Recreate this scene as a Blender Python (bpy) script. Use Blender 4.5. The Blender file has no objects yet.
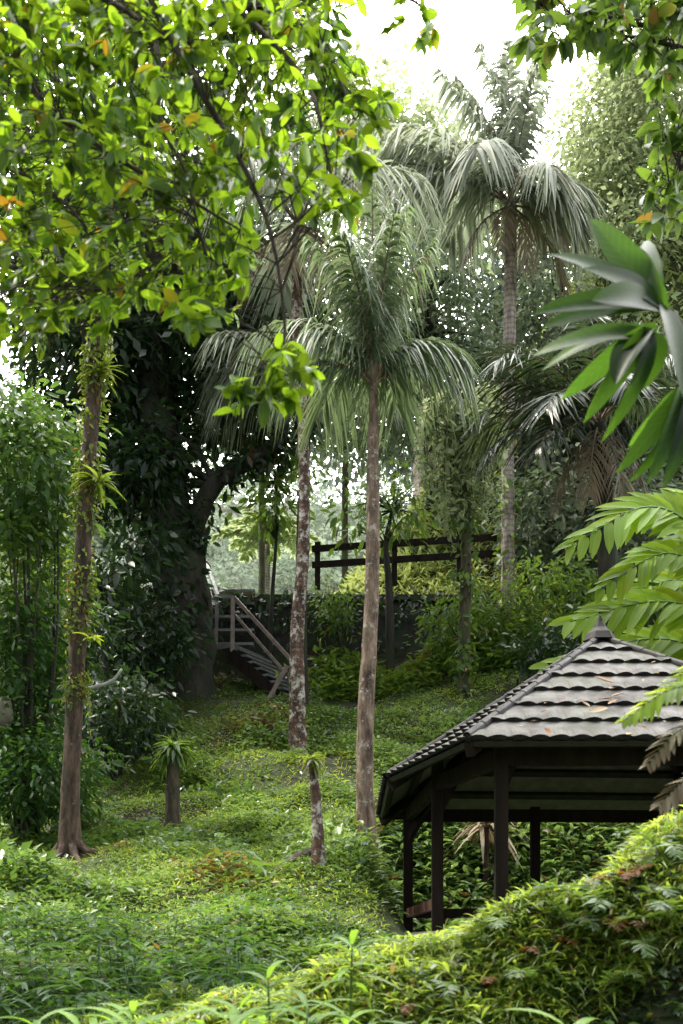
import bpy, math
import numpy as np
from mathutils import Vector

R = np.random.default_rng(7)
F, HX, HY = 1150.0, 341.5, 960.0            # focal length in picture pixels, optical axis
SC = bpy.context.scene
COL = SC.collection
PI = math.pi


def at(x, y, Y):
    return np.array([(x - HX) * Y / F, Y, (HY - y) * Y / F])


def nrm(v):
    v = np.asarray(v, float)
    return v / np.maximum(np.linalg.norm(v, axis=-1, keepdims=True), 1e-9)


# ------------------------------------------------------------------ materials
def new_mat(name):
    m = bpy.data.materials.new(name)
    m.use_nodes = True
    nt = m.node_tree
    nt.nodes.clear()
    return m, nt, nt.nodes.new('ShaderNodeOutputMaterial')


def ramp(nt, fac, stops):
    r = nt.nodes.new('ShaderNodeValToRGB')
    els = r.color_ramp.elements
    while len(els) > 1:
        els.remove(els[-1])
    els[0].position, els[0].color = stops[0][0], (*stops[0][1], 1)
    for p, c in stops[1:]:
        e = els.new(p)
        e.color = (*c, 1)
    nt.links.new(fac, r.inputs[0])
    return r.outputs[0]


def noise(nt, scale, detail=4, vec=None, rough=.55):
    n = nt.nodes.new('ShaderNodeTexNoise')
    n.inputs['Scale'].default_value = scale
    n.inputs['Detail'].default_value = detail
    n.inputs['Roughness'].default_value = rough
    if vec is None:
        tc = nt.nodes.new('ShaderNodeNewGeometry')
        vec = tc.outputs['Position']
    nt.links.new(vec, n.inputs['Vector'])
    return n.outputs['Fac']


def mixc(nt, fac, a, b, mode='MIX'):
    m = nt.nodes.new('ShaderNodeMix')
    m.data_type = 'RGBA'
    m.blend_type = mode
    for s, v in ((m.inputs[0], fac), (m.inputs[6], a), (m.inputs[7], b)):
        if isinstance(v, (int, float)):
            s.default_value = v
        elif isinstance(v, tuple):
            s.default_value = (*v, 1)
        else:
            nt.links.new(v, s)
    return m.outputs[2]


def leaf_mat(name, cols, trans, tmix=.4, rough=.42, spec=.5, dead=None, deadfrac=.03, vein=False, nscale=1.2):
    """cols: dark to light base colours over the per-leaf random value; trans: colour of light through the leaf."""
    m, nt, out = new_mat(name)
    a = nt.nodes.new('ShaderNodeAttribute')
    a.attribute_name = 'rnd'
    n = len(cols)
    stops = [(i / max(1, n - 1) * (1 - deadfrac - .02), c) for i, c in enumerate(cols)]
    if dead:
        stops += [(1 - deadfrac, dead)]
    c = ramp(nt, a.outputs['Fac'], stops)
    big = noise(nt, nscale, 3)
    c = mixc(nt, .75, c, ramp(nt, big, [(.3, (.55, .6, .55)), (.7, (1.25, 1.2, 1.1))]), 'MULTIPLY')
    if vein:
        b = nt.nodes.new('ShaderNodeAttribute')
        b.attribute_name = 'mid'
        c = mixc(nt, ramp(nt, b.outputs['Fac'], [(0, (.45,) * 3), (.09, (0,) * 3)]), c, tuple(min(1, 2.2 * v) for v in cols[-1]))
        d = nt.nodes.new('ShaderNodeAttribute')
        d.attribute_name = 'uu'
        m1 = nt.nodes.new('ShaderNodeMath')
        m1.operation = 'MULTIPLY_ADD'
        nt.links.new(b.outputs['Fac'], m1.inputs[0])
        m1.inputs[1].default_value = -.16
        nt.links.new(d.outputs['Fac'], m1.inputs[2])
        m2 = nt.nodes.new('ShaderNodeMath')
        m2.operation = 'MULTIPLY'
        nt.links.new(m1.outputs[0], m2.inputs[0])
        m2.inputs[1].default_value = 75.
        m3 = nt.nodes.new('ShaderNodeMath')
        m3.operation = 'SINE'
        nt.links.new(m2.outputs[0], m3.inputs[0])
        vn = ramp(nt, m3.outputs[0], [(.35, (.93, .94, .93)), (.95, (1.12, 1.10, 1.08))])
        c = mixc(nt, 1., c, vn, 'MULTIPLY')
        blot = noise(nt, 30, 4, None, .7)
        c = mixc(nt, ramp(nt, blot, [(.66, (0,) * 3), (.78, (.5,) * 3)]), c, (.16, .11, .03))
    p = nt.nodes.new('ShaderNodeBsdfPrincipled')
    nt.links.new(c, p.inputs['Base Color'])
    p.inputs['Roughness'].default_value = rough
    p.inputs['Specular IOR Level'].default_value = spec
    t = nt.nodes.new('ShaderNodeBsdfTranslucent')
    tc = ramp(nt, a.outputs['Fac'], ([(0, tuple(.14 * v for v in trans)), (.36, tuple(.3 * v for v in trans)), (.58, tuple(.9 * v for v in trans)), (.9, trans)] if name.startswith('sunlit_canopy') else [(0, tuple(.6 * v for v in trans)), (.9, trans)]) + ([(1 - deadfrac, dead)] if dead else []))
    if vein:
        tc = mixc(nt, .8, tc, vn, 'MULTIPLY')
    nt.links.new(tc, t.inputs['Color'])
    ms = nt.nodes.new('ShaderNodeMixShader')
    ms.inputs[0].default_value = tmix
    nt.links.new(p.outputs[0], ms.inputs[1])
    nt.links.new(t.outputs[0], ms.inputs[2])
    nt.links.new(ms.outputs[0], out.inputs['Surface'])
    return m


def bark_mat(name, dark, light, patch=None, pamt=.62, scale=6, moss=None, ring=0):
    m, nt, out = new_mat(name)
    g = nt.nodes.new('ShaderNodeNewGeometry')
    mp = nt.nodes.new('ShaderNodeMapping')
    mp.inputs['Scale'].default_value = (1, 1, .28)
    nt.links.new(g.outputs['Position'], mp.inputs['Vector'])
    f = noise(nt, scale * 2.2, 6, mp.outputs[0], .7)
    c = ramp(nt, f, [(.36, tuple(.55 * v for v in dark)), (.52, tuple(.5 * (a_ + b_) for a_, b_ in zip(dark, light))), (.66, tuple(1.25 * v for v in light))])
    if ring:
        w = nt.nodes.new('ShaderNodeTexWave')
        w.bands_direction = 'Z'
        w.inputs['Scale'].default_value = ring
        w.inputs['Distortion'].default_value = 3.5
        nt.links.new(g.outputs['Position'], w.inputs['Vector'])
        c = mixc(nt, .6, c, ramp(nt, w.outputs['Fac'], [(.1, (.5, .5, .5)), (.5, (1.1, 1.1, 1.1))]), 'MULTIPLY')
    if patch:
        f2 = noise(nt, scale * 1.5, 6, None, .75)
        c = mixc(nt, ramp(nt, f2, [(pamt - .04, (0,) * 3), (pamt + .04, (1,) * 3)]), c, patch)
    if moss:
        f3 = noise(nt, scale * .5, 5)
        c = mixc(nt, ramp(nt, f3, [(.45, (0,) * 3), (.62, (.85,) * 3)]), c, moss)
    p = nt.nodes.new('ShaderNodeBsdfPrincipled')
    nt.links.new(c, p.inputs['Base Color'])
    p.inputs['Roughness'].default_value = .85
    b = nt.nodes.new('ShaderNodeBump')
    b.inputs['Strength'].default_value = .8
    b.inputs['Distance'].default_value = .06
    nt.links.new(f, b.inputs['Height'])
    nt.links.new(b.outputs[0], p.inputs['Normal'])
    nt.links.new(p.outputs[0], out.inputs['Surface'])
    return m


def plain_mat(name, dark, light, scale=8, rough=.7, bump=.3, spec=.5, stretch=(1, 1, 1), moss=None, metallic=0):
    m, nt, out = new_mat(name)
    g = nt.nodes.new('ShaderNodeNewGeometry')
    mp = nt.nodes.new('ShaderNodeMapping')
    mp.inputs['Scale'].default_value = stretch
    nt.links.new(g.outputs['Position'], mp.inputs['Vector'])
    f = noise(nt, scale, 6, mp.outputs[0], .65)
    c = ramp(nt, f, [(.3, dark), (.72, light)])
    if moss:
        f3 = noise(nt, scale * .35, 5)
        c = mixc(nt, ramp(nt, f3, [(.5, (0,) * 3), (.66, (.9,) * 3)]), c, moss)
    p = nt.nodes.new('ShaderNodeBsdfPrincipled')
    nt.links.new(c, p.inputs['Base Color'])
    p.inputs['Specular IOR Level'].default_value = spec
    p.inputs['Metallic'].default_value = metallic
    nt.links.new(ramp(nt, f, [(.3, (rough + .12,) * 3), (.75, (max(0, rough - .12),) * 3)]), p.inputs['Roughness'])
    b = nt.nodes.new('ShaderNodeBump')
    b.inputs['Strength'].default_value = bump
    b.inputs['Distance'].default_value = .02
    nt.links.new(f, b.inputs['Height'])
    nt.links.new(b.outputs[0], p.inputs['Normal'])
    nt.links.new(p.outputs[0], out.inputs['Surface'])
    return m


M = {}
M['canopy'] = leaf_mat('sunlit_canopy_leaf', [(.022, .075, .010), (.055, .15, .014), (.10, .21, .02)], (.44, .69, .03), .54, .38, .5, (.45, .25, .02), .004, True)  # lit copy; leaf tones run from painted silhouette dark to glowing
M['canopy_shade'] = leaf_mat('shade_toned_canopy_leaf', [(.015, .05, .010), (.03, .09, .014), (.05, .13, .02)], (.16, .32, .02), .42, .42, .4, None, 0, True)  # darker copy of the canopy leaf, shade put into its colour
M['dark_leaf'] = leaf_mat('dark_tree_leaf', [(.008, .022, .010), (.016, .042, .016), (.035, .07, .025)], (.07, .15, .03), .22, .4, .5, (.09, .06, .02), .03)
M['glossy_leaf'] = leaf_mat('glossy_shrub_leaf', [(.022, .06, .024), (.055, .13, .045), (.11, .20, .07)], (.24, .42, .06), .32, .3, .6, (.25, .18, .03), .02)
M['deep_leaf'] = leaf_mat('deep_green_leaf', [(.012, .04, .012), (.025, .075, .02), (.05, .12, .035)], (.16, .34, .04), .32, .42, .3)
M['mid_leaf'] = leaf_mat('shrub_leaf', [(.025, .07, .015), (.06, .13, .025), (.11, .19, .035)], (.28, .45, .05), .36, .45, .5, (.30, .17, .03), .03)
M['lawn'] = leaf_mat('ground_cover_leaf', [(.048, .11, .028), (.12, .22, .060), (.27, .39, .17)], (.40, .60, .13), .36, .34, .65, (.20, .12, .04), .02, nscale=.7)
M['grass'] = leaf_mat('grass_blade', [(.06, .12, .015), (.16, .26, .035), (.34, .44, .10)], (.62, .78, .09), .48, .34, .7, (.30, .20, .06), .04)
M['bright'] = leaf_mat('bright_broad_leaf', [(.10, .20, .015), (.15, .28, .022), (.22, .36, .035)], (.74, .90, .07), .58, .5, .25, (.45, .3, .05), .003, True)
M['shoot'] = leaf_mat('fresh_shoot_leaf', [(.07, .16, .015), (.12, .24, .022), (.18, .31, .04)], (.36, .60, .06), .42, .45, .35, None, 0, True)
M['leathery'] = leaf_mat('leathery_dark_leaf', [(.007, .018, .009), (.012, .03, .013), (.03, .065, .02)], (.15, .33, .025), .34, .42, .16, None, .0, True)
M['palm'] = leaf_mat('palm_leaflet', [(.055, .095, .058), (.12, .165, .105), (.22, .27, .18)], (.28, .38, .16), .33, .42, .35, (.22, .17, .09), .04)  # greyed and lightened so the colour carries part of the mist
M['palm_pale'] = leaf_mat('mist_tinted_palm_leaflet', [(.20, .24, .205), (.32, .36, .30), (.46, .50, .42)], (.44, .50, .34), .40, .5, .25, (.32, .26, .18), .05)  # mist put into the pale leaflet colour, no haze volume
M['palm_dark'] = leaf_mat('dark_palm_leaflet', [(.014, .032, .018), (.03, .055, .03), (.06, .085, .05)], (.10, .15, .05), .22, .3, .6, (.26, .17, .05), .05)  # darkest of the palm leaflet tones
M['palm_dead'] = leaf_mat('dry_palm_leaflet', [(.16, .12, .08), (.24, .19, .13), (.32, .27, .20)], (.30, .22, .12), .25, .6, .3)
M['sun_grass'] = leaf_mat('sun_toned_grass', [(.26, .33, .10), (.42, .50, .18), (.58, .64, .30)], (.7, .8, .25), .42, .5, .4)  # sunlight put into the colour: pale grass for lit slope and blade highlights
M['haze_leaf'] = leaf_mat('haze_tinted_leaf', [(.13, .175, .17), (.19, .24, .23), (.26, .31, .28)], (.28, .34, .28), .32, .8, .1, nscale=.3)  # blue distance haze put into the leaf colour
M['mist_leaf'] = leaf_mat('mist_tinted_tree_leaf', [(.20, .26, .16), (.32, .40, .22), (.46, .52, .30)], (.55, .64, .32), .42, .6, .3, nscale=.35)  # pale leaf colour stands in for mist over the trees
M['far_leaf'] = leaf_mat('haze_tinted_forest_leaf', [(.22, .28, .24), (.30, .38, .31), (.40, .48, .37)], (.40, .48, .36), .35, .8, .1, nscale=.1)  # distance haze of the far hillside put into the leaf colour
M['back_leaf'] = leaf_mat('haze_tinted_back_leaf', [(.11, .14, .12), (.18, .22, .17), (.27, .32, .22)], (.2, .28, .14), .3, .6, .3, nscale=.5)  # leaf colour lifted to imitate haze behind the palms
M['red_leaf'] = leaf_mat('red_fern_leaf', [(.10, .06, .02), (.20, .075, .025), (.24, .12, .04)], (.45, .18, .04), .45, .45, .4)
M['brown_leaf'] = leaf_mat('fallen_brown_leaf', [(.10, .05, .03), (.22, .12, .06), (.38, .3, .22)], (.25, .14, .05), .15, .6, .3)
M['epiphyte'] = leaf_mat('epiphyte_leaf', [(.045, .085, .012), (.09, .15, .02), (.19, .23, .035)], (.36, .48, .05), .4, .4, .5, (.3, .17, .03), .05)

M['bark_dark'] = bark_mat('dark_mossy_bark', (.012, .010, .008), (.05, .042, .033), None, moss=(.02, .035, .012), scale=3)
M['bark_red'] = bark_mat('reddish_bark', (.035, .020, .013), (.13, .085, .06), (.42, .40, .36), .67, 6)
M['bark_palm'] = bark_mat('ringed_palm_bark', (.10, .06, .042), (.30, .22, .165), (.50, .46, .40), .60, 5)
M['bark_white'] = bark_mat('lichen_palm_bark', (.05, .025, .016), (.16, .09, .06), (.55, .52, .48), .55, 5, ring=4)
M['bark_pale'] = bark_mat('mist_tinted_bark', (.22, .18, .155), (.44, .38, .34), None, scale=4, ring=3)  # bark colour paled to stand in for mist
M['bark_moss'] = bark_mat('mossy_bark', (.03, .024, .015), (.10, .08, .05), (.5, .48, .44), .7, 6, moss=(.06, .085, .02))
M['branch'] = bark_mat('canopy_branch_bark', (.02, .014, .010), (.07, .05, .035), scale=10)
M['wood'] = plain_mat('dark_stained_timber', (.007, .005, .004), (.024, .014, .010), 9, .72, .4, .2, (1, 1, .15))
M['wood_lit'] = plain_mat('lit_rail_timber', (.05, .024, .016), (.11, .055, .036), 9, .6, .4, .4, (.2, 1, 1))  # lighter, redder copy of the timber, light put into the colour
M['batten'] = plain_mat('roof_batten_timber', (.006, .005, .004), (.016, .013, .010), 9, .7, .3)
M['tile'] = plain_mat('weathered_roof_tile', (.016, .0145, .014), (.075, .068, .064), 4.2, .62, .35, .3, (1, 1, 1), (.05, .055, .035), .0)
M['gap'] = plain_mat('tile_gap_shadow', (.008, .008, .008), (.025, .024, .024), 8, .8, .2, .2)  # dark colour painted on tile risers as the shadow line under each course
M['under'] = plain_mat('pale_roof_underside', (.11, .115, .08), (.22, .22, .16), 7, .6, .2)
M['ridge'] = plain_mat('dark_ridge_cap', (.012, .011, .012), (.04, .036, .036), 6, .6, .25, .2)
M['stone'] = plain_mat('dark_wall_stone', (.009, .009, .009), (.045, .042, .036), 5, .7, .8, .4, (1, 1, 1), (.02, .04, .012))  # near-black stone tone with moss
M['cement'] = plain_mat('grey_floor_cement', (.12, .115, .10), (.22, .21, .19), 6, .8, .2)
M['steel'] = plain_mat('worn_grey_rail_paint', (.14, .13, .125), (.30, .28, .27), 8, .38, .2, .5, (1, 1, 1), None, .3)
M['rail_brown'] = plain_mat('worn_brown_rail_paint', (.12, .085, .072), (.28, .22, .19), 8, .45, .3)
M['tread'] = plain_mat('dark_step_stone', (.08, .08, .085), (.24, .24, .26), 7, .35, .4)
M['rock'] = plain_mat('pale_boulder_stone', (.10, .09, .075), (.30, .27, .23), 5, .8, .7, .4, (1, 1, 1), (.08, .10, .04))
M['log'] = plain_mat('bleached_log_wood', (.22, .22, .21), (.60, .60, .58), 5, .55, .4)
M['root'] = plain_mat('fallen_branch_wood', (.018, .012, .009), (.07, .05, .04), 7, .8, .5)

# ground: soil with moss and sparse green
m, nt, out = new_mat('mossy_soil')
f1, f2 = noise(nt, .9, 5), noise(nt, 9, 6, None, .7)
c = mixc(nt, ramp(nt, f1, [(.35, (0,) * 3), (.6, (1,) * 3)]), ramp(nt, f2, [(.3, (.012, .008, .005)), (.7, (.045, .030, .018))]),
         ramp(nt, f2, [(.3, (.02, .04, .010)), (.7, (.06, .10, .022))]))
p = nt.nodes.new('ShaderNodeBsdfPrincipled')
nt.links.new(c, p.inputs['Base Color'])
p.inputs['Roughness'].default_value = .9
b = nt.nodes.new('ShaderNodeBump')
b.inputs['Distance'].default_value = .05
nt.links.new(f2, b.inputs['Height'])
nt.links.new(b.outputs[0], p.inputs['Normal'])
nt.links.new(p.outputs[0], out.inputs['Surface'])
M['soil'] = m


# ------------------------------------------------------------------ mesh builder
class MB:
    def __init__(s):
        s.V, s.Q, s.T, s.qm, s.tm, s.rnd, s.mid, s.uu, s.n = [], [], [], [], [], [], [], [], 0

    def add(s, V, F_, mat=0, rnd=None, mid=None, uu=None):
        V = np.asarray(V, float).reshape(-1, 3)
        F_ = np.asarray(F_, np.int64)
        s.V.append(V)
        s.rnd.append(np.full(len(V), .5) if rnd is None else rnd)
        s.mid.append(np.ones(len(V)) if mid is None else mid)
        s.uu.append(np.zeros(len(V)) if uu is None else uu)
        (s.Q if F_.shape[1] == 4 else s.T).append(F_ + s.n)
        (s.qm if F_.shape[1] == 4 else s.tm).append(np.broadcast_to(mat, (len(F_),)))
        s.n += len(V)

    def box(s, c, size, axes=None, mat=0):
        c = np.asarray(c, float)
        ax = np.eye(3) if axes is None else np.asarray(axes, float)
        k = np.array([[x, y, z] for x in (-.5, .5) for y in (-.5, .5) for z in (-.5, .5)]) * np.asarray(size)
        s.add(c + k @ ax, [[0, 1, 3, 2], [4, 6, 7, 5], [0, 4, 5, 1], [2, 3, 7, 6], [0, 2, 6, 4], [1, 5, 7, 3]], mat)

    def bar(s, a, b, w, h, mat=0, up=(0, 0, 1)):
        a, b = np.asarray(a, float), np.asarray(b, float)
        d = nrm(b - a)
        sd = nrm(np.cross(d, up)) if abs(np.dot(d, up)) < .99 else np.array([1., 0, 0])
        u = np.cross(sd, d)
        s.box((a + b) / 2, (np.linalg.norm(b - a), w, h), np.array([d, sd, u]), mat)

    def tube(s, P, rad, k=8, mat=0, rough=0, cap=True, sub=0):
        P = np.asarray(P, float)
        rad = np.broadcast_to(np.asarray(rad, float), (len(P),)).copy()
        if sub:
            t = np.linspace(0, len(P) - 1, sub)
            P, rad = spline(P, t), np.interp(t, np.arange(len(rad)), rad)
        n = len(P)
        T = nrm(np.gradient(P, axis=0))
        ref = np.array([1., 0, 0]) if abs(T[0][0]) < .8 else np.array([0, 1., 0])
        U = [nrm(ref - T[0] * np.dot(ref, T[0]))]
        for i in range(1, n):
            U.append(nrm(U[-1] - T[i] * np.dot(U[-1], T[i])))
        U = np.array(U)
        W = np.cross(T, U)
        a = np.arange(k) * 2 * PI / k
        rr = rad[:, None] * (1 + (R.normal(size=(n, k)) * rough if rough else 0))
        ring = P[:, None] + rr[..., None] * (np.cos(a)[None, :, None] * U[:, None] + np.sin(a)[None, :, None] * W[:, None])
        i, j = np.meshgrid(np.arange(n - 1), np.arange(k), indexing='ij')
        q = np.stack([i * k + j, i * k + (j + 1) % k, (i + 1) * k + (j + 1) % k, (i + 1) * k + j], -1).reshape(-1, 4)
        s.add(ring, q, mat)
        if cap:
            base = s.n - n * k
            for r0, c0 in (((n - 1) * k, P[-1]), (0, P[0])):
                s.add([c0], np.zeros((0, 3), int), mat)
                ci = s.n - 1
                tri = [[base + r0 + q_, base + r0 + (q_ + 1) % k, ci] for q_ in range(k)]
                s.T.append(np.array(tri))
                s.tm.append(np.full(k, mat))

    def leaves(s, pos, d, nor, L, W, kind='oval', droop=0., fold=.25, mat=0, rnd=None, grav=0.):
        """one leaf per row; droop bends the leaf against its normal, grav bends it to the ground"""
        pos = np.atleast_2d(pos)
        n = len(pos)
        if n == 0:
            return
        d, nor = nrm(np.broadcast_to(d, (n, 3))), np.broadcast_to(nor, (n, 3))
        side = nrm(np.cross(d, nor))
        nor = np.cross(side, d)
        L, W = np.broadcast_to(L, (n,)), np.broadcast_to(W, (n,))
        droop, grav = np.broadcast_to(droop, (n,)), np.broadcast_to(grav, (n,))
        u, sx, faces = TEMPL[kind]
        k = len(u)
        base = d[:, None] * (u[None, :, None] * L[:, None, None])
        v = pos[:, None] + base + side[:, None] * (sx[None, :, None] * W[:, None, None] * .5)
        v = v + nor[:, None] * ((np.abs(sx) * fold)[None, :, None] * W[:, None, None] * .5)
        v = v - nor[:, None] * ((u ** 2)[None, :, None] * (droop * L)[:, None, None])
        v[..., 2] -= (u ** 1.7)[None, :] * (grav * L)[:, None]
        f = (np.arange(n) * k)[:, None, None] + faces[None]
        r = R.random(n) if rnd is None else np.broadcast_to(rnd, (n,))
        s.add(v.reshape(-1, 3), f.reshape(-1, faces.shape[1]), mat, np.repeat(r, k), np.tile(np.abs(sx), n), np.tile(u, n))

    def build(s, name, mats, parent=None, origin=None, smooth=True):
        me = bpy.data.meshes.new(name)
        V = np.concatenate(s.V)
        off = np.zeros(3) if origin is None else np.asarray(origin, float)
        if parent is not None:
            off = world_of(parent)
        V = V - off
        Q = np.concatenate(s.Q) if s.Q else np.zeros((0, 4), int)
        T = np.concatenate(s.T) if s.T else np.zeros((0, 3), int)
        mi = np.concatenate(s.qm + s.tm)
        me.vertices.add(len(V))
        me.vertices.foreach_set('co', V.astype(np.float32).ravel())
        loops = np.concatenate([Q.ravel(), T.ravel()]).astype(np.int32)
        me.loops.add(len(loops))
        me.loops.foreach_set('vertex_index', loops)
        nq, ntr = len(Q), len(T)
        me.polygons.add(nq + ntr)
        st = np.concatenate([np.arange(nq) * 4, nq * 4 + np.arange(ntr) * 3]).astype(np.int32)
        me.polygons.foreach_set('loop_start', st)
        for mt in (mats if isinstance(mats, (list, tuple)) else [mats]):
            me.materials.append(M[mt])
        me.polygons.foreach_set('material_index', mi.astype(np.int32))
        me.polygons.foreach_set('use_smooth', np.full(nq + ntr, smooth))
        for nm, dat in (('rnd', s.rnd), ('mid', s.mid), ('uu', s.uu)):
            at_ = me.attributes.new(nm, 'FLOAT', 'POINT')
            at_.data.foreach_set('value', np.concatenate(dat).astype(np.float32))
        me.update(calc_edges=True)
        me.validate()
        o = bpy.data.objects.new(name, me)
        COL.objects.link(o)
        if parent is not None:
            o.parent = parent
        else:
            o.location = off
        return o


def world_of(o):
    p = np.zeros(3)
    while o is not None:
        p += np.array(o.location)
        o = o.parent
    return p


def spline(P, t):
    """Catmull-Rom through P at parameters t"""
    P = np.asarray(P, float)
    n = len(P)
    E_ = np.vstack([2 * P[0] - P[1], P, 2 * P[-1] - P[-2]])
    i = np.clip(np.floor(t).astype(int), 0, n - 2)
    f = (t - i)[:, None]
    a, b_, c_, d_ = E_[i], E_[i + 1], E_[i + 2], E_[i + 3]
    return .5 * (2 * b_ + (c_ - a) * f + (2 * a - 5 * b_ + 4 * c_ - d_) * f ** 2 + (3 * b_ - a - 3 * c_ + d_) * f ** 3)


def strip(nseg, across, prof):
    us, xs = [], []
    for i in range(nseg + 1):
        u = i / nseg
        for a in np.linspace(-1, 1, across):
            us.append(u)
            xs.append(a * prof(u))
    f = [[i * across + j, i * across + j + 1, (i + 1) * across + j + 1, (i + 1) * across + j] for i in range(nseg) for j in range(across - 1)]
    return np.array(us), np.array(xs), np.array(f)


TEMPL = {
    'simple': (np.array([0, .45, 1., .45]), np.array([0, -1., 0, 1.]), np.array([[0, 1, 2], [0, 2, 3]])),
    'oval': strip(3, 3, lambda u: max(.03, math.sin(PI * min(1, .06 + .94 * u)) ** .75)),
    'fine': strip(6, 3, lambda u: max(.02, math.sin(PI * min(1, .05 + .95 * u ** .9)) ** .7)),
    'big': strip(10, 5, lambda u: max(.02, math.sin(PI * min(1, .04 + .96 * u ** .85)) ** .62)),
    'blade': strip(3, 2, lambda u: max(.04, (1 - u) ** .6)),
    'leaflet': strip(4, 2, lambda u: max(.05, min(1, u * 6 + .35) * (1 - u ** 2.2))),
    'broadlet': strip(5, 3, lambda u: max(.03, math.sin(PI * min(1, .1 + .9 * u ** .8)) ** .5)),
}


def tag(o, label=None, cat=None, group=None, kind=None):
    for k, v in (('label', label), ('category', cat), ('group', group), ('kind', kind)):
        if v:
            o[k] = v
    return o


def thing(name, loc, label, cat, group=None):
    o = bpy.data.objects.new(name, None)
    o.empty_display_size = .2
    o.location = tuple(float(v) for v in loc)
    COL.objects.link(o)
    return tag(o, label, cat, group)


def rdir(n, zlo=-1., zhi=1.):
    a, z = R.random(n) * 2 * PI, R.uniform(zlo, zhi, n)
    r = np.sqrt(np.maximum(0, 1 - z * z))
    return np.stack([r * np.cos(a), r * np.sin(a), z], -1)


def sm(x, a, b):
    t = np.clip((x - a) / (b - a), 0, 1)
    return t * t * (3 - 2 * t)


# ------------------------------------------------------------------ terrain
PY = np.array([-30, 0, 2, 4, 6, 8, 9.2, 10.4, 11.5, 12.5, 14.5, 16, 18, 20, 21.6, 22.2, 23, 26, 34, 45, 60, 90, 130, 400])
PZ = np.array([-1.7, -1.6, -1.5, -1.4, -1.0, -.30, .16, .58, .93, 1.14, 1.74, 2.3, 3.3, 4.45, 5.2, 5.4, 6.85, 6.9, 6.5, 7.0, 15., 36., 46., 46.])
RX = np.array([-9., -3, -.58, .3, .85, 1.36, 1.78, 3., 6., 40.])
RZ = np.array([-1.4, -.9, -.34, -.10, .10, .36, .64, 1.0, 1.3, 1.5])


def ground(X, Y):
    X, Y = np.asarray(X, float), np.asarray(Y, float)
    z = np.interp(Y, PY, PZ)
    z = z + .5 * sm(X, .3, 2.5) * sm(Y, 17, 21) * (1 - sm(Y, 21.8, 22.6))
    z = z + sm(Y, 22.7, 26.5) * (1 - sm(Y, 34, 60)) * np.clip(X + .9, 0, 9) * 1.35       # sunny slope behind the fence
    z = z - .5 * sm(-X, 2.6, 5) * sm(Y, 11, 15) * (1 - sm(Y, 20, 22))                # sinks under the shrubs
    pad = sm(X, .2, .8) * sm(Y, 6.6, 7.6) * (1 - sm(Y, 12.75, 14.3))
    z = z * (1 - pad) + .08 * pad
    r = np.interp(X, RX, RZ)
    bank = np.where(Y < 6, r - (r + 1.55) * sm(6 - Y, .1, 2.0) ** .8, r - (r + .3) * sm(Y, 6.2, 8.4))
    bank = np.where((Y < 8.6), bank, -9)
    k = 14.
    z = np.log(np.exp(np.clip(k * z, -60, 600)) + np.exp(np.clip(k * bank, -60, 600))) / k if np.ndim(z) == 0 else np.where(
        np.abs(z - bank) < 1.5, np.log(np.exp(k * np.clip(z - bank, -3, 3)) + 1) / k + bank, np.maximum(z, bank))
    z = z + np.where((Y < 8) & (Y > 3), .075 * np.sin(6.1 * X + 2 * Y) * np.sin(5.3 * Y - 1.7 * X) + .035 * np.sin(11 * X - 4 * Y) * np.sin(9 * Y + 3 * X), 0)
    bump = .05 * np.sin(2.1 * X + .7 * Y) * np.sin(1.7 * Y - .9 * X + 1) + .025 * np.sin(5.3 * X + 2) * np.sin(4.7 * Y) + .012 * np.sin(13 * X + Y) * np.sin(11 * Y - X)
    bump = bump + .10 * np.sin(1.3 * X + 2.9 * Y) * np.sin(2.2 * X - 1.1 * Y + .7) * sm(Y, 8, 9.5) * (1 - sm(Y, 19, 21))
    return z + bump * np.where(Y < 24, 1, 3.)


def axis(parts):
    return np.unique(np.concatenate([np.arange(a, b, s) for a, b, s in parts] + [[parts[-1][1]]]))


xs = axis([(-400, -40, 30), (-40, -12, 2), (-12, 12, .14), (12, 40, 2), (40, 400, 30)])
ys = axis([(-30, 2, 1.5), (2, 26, .14), (26, 60, 1.0), (60, 140, 4), (140, 400, 40)])
GX, GY = np.meshgrid(xs, ys, indexing='xy')
g = MB()
nx, ny = len(xs), len(ys)
i, j = np.meshgrid(np.arange(ny - 1), np.arange(nx - 1), indexing='ij')
g.add(np.stack([GX, GY, ground(GX, GY)], -1), np.stack([i * nx + j, i * nx + j + 1, (i + 1) * nx + j + 1, (i + 1) * nx + j], -1).reshape(-1, 4))
tag(g.build('ground', 'soil'), kind='structure')


def onground(X, Y, dz=0.):
    return np.array([X, Y, float(ground(np.array([X]), np.array([Y]))[0]) + dz])


def base_at(x, Y, dz=-.22):
    return onground((x - HX) * Y / F, Y, dz)


# ------------------------------------------------------------------ ground cover (stuff)
def sample_lawn(n, y0, y1, power=1.0, margin=.6):
    u = R.random(n)
    Y = y0 * (y1 / y0) ** u if power else R.uniform(y0, y1, n)
    X = R.uniform(-1, 1, n) * (.30 * Y + margin)
    return X, Y


def lump(X, Y, s=1.):
    return np.sin(1.9 * s * X + 1.3 * s * Y) * np.sin(2.3 * s * Y - 1.1 * s * X + .5) + .6 * np.sin(4.7 * s * X - 2) * np.sin(5.3 * s * Y + X) + .4 * np.sin(9 * s * X + 3 * Y) * np.sin(8 * s * Y)


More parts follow.
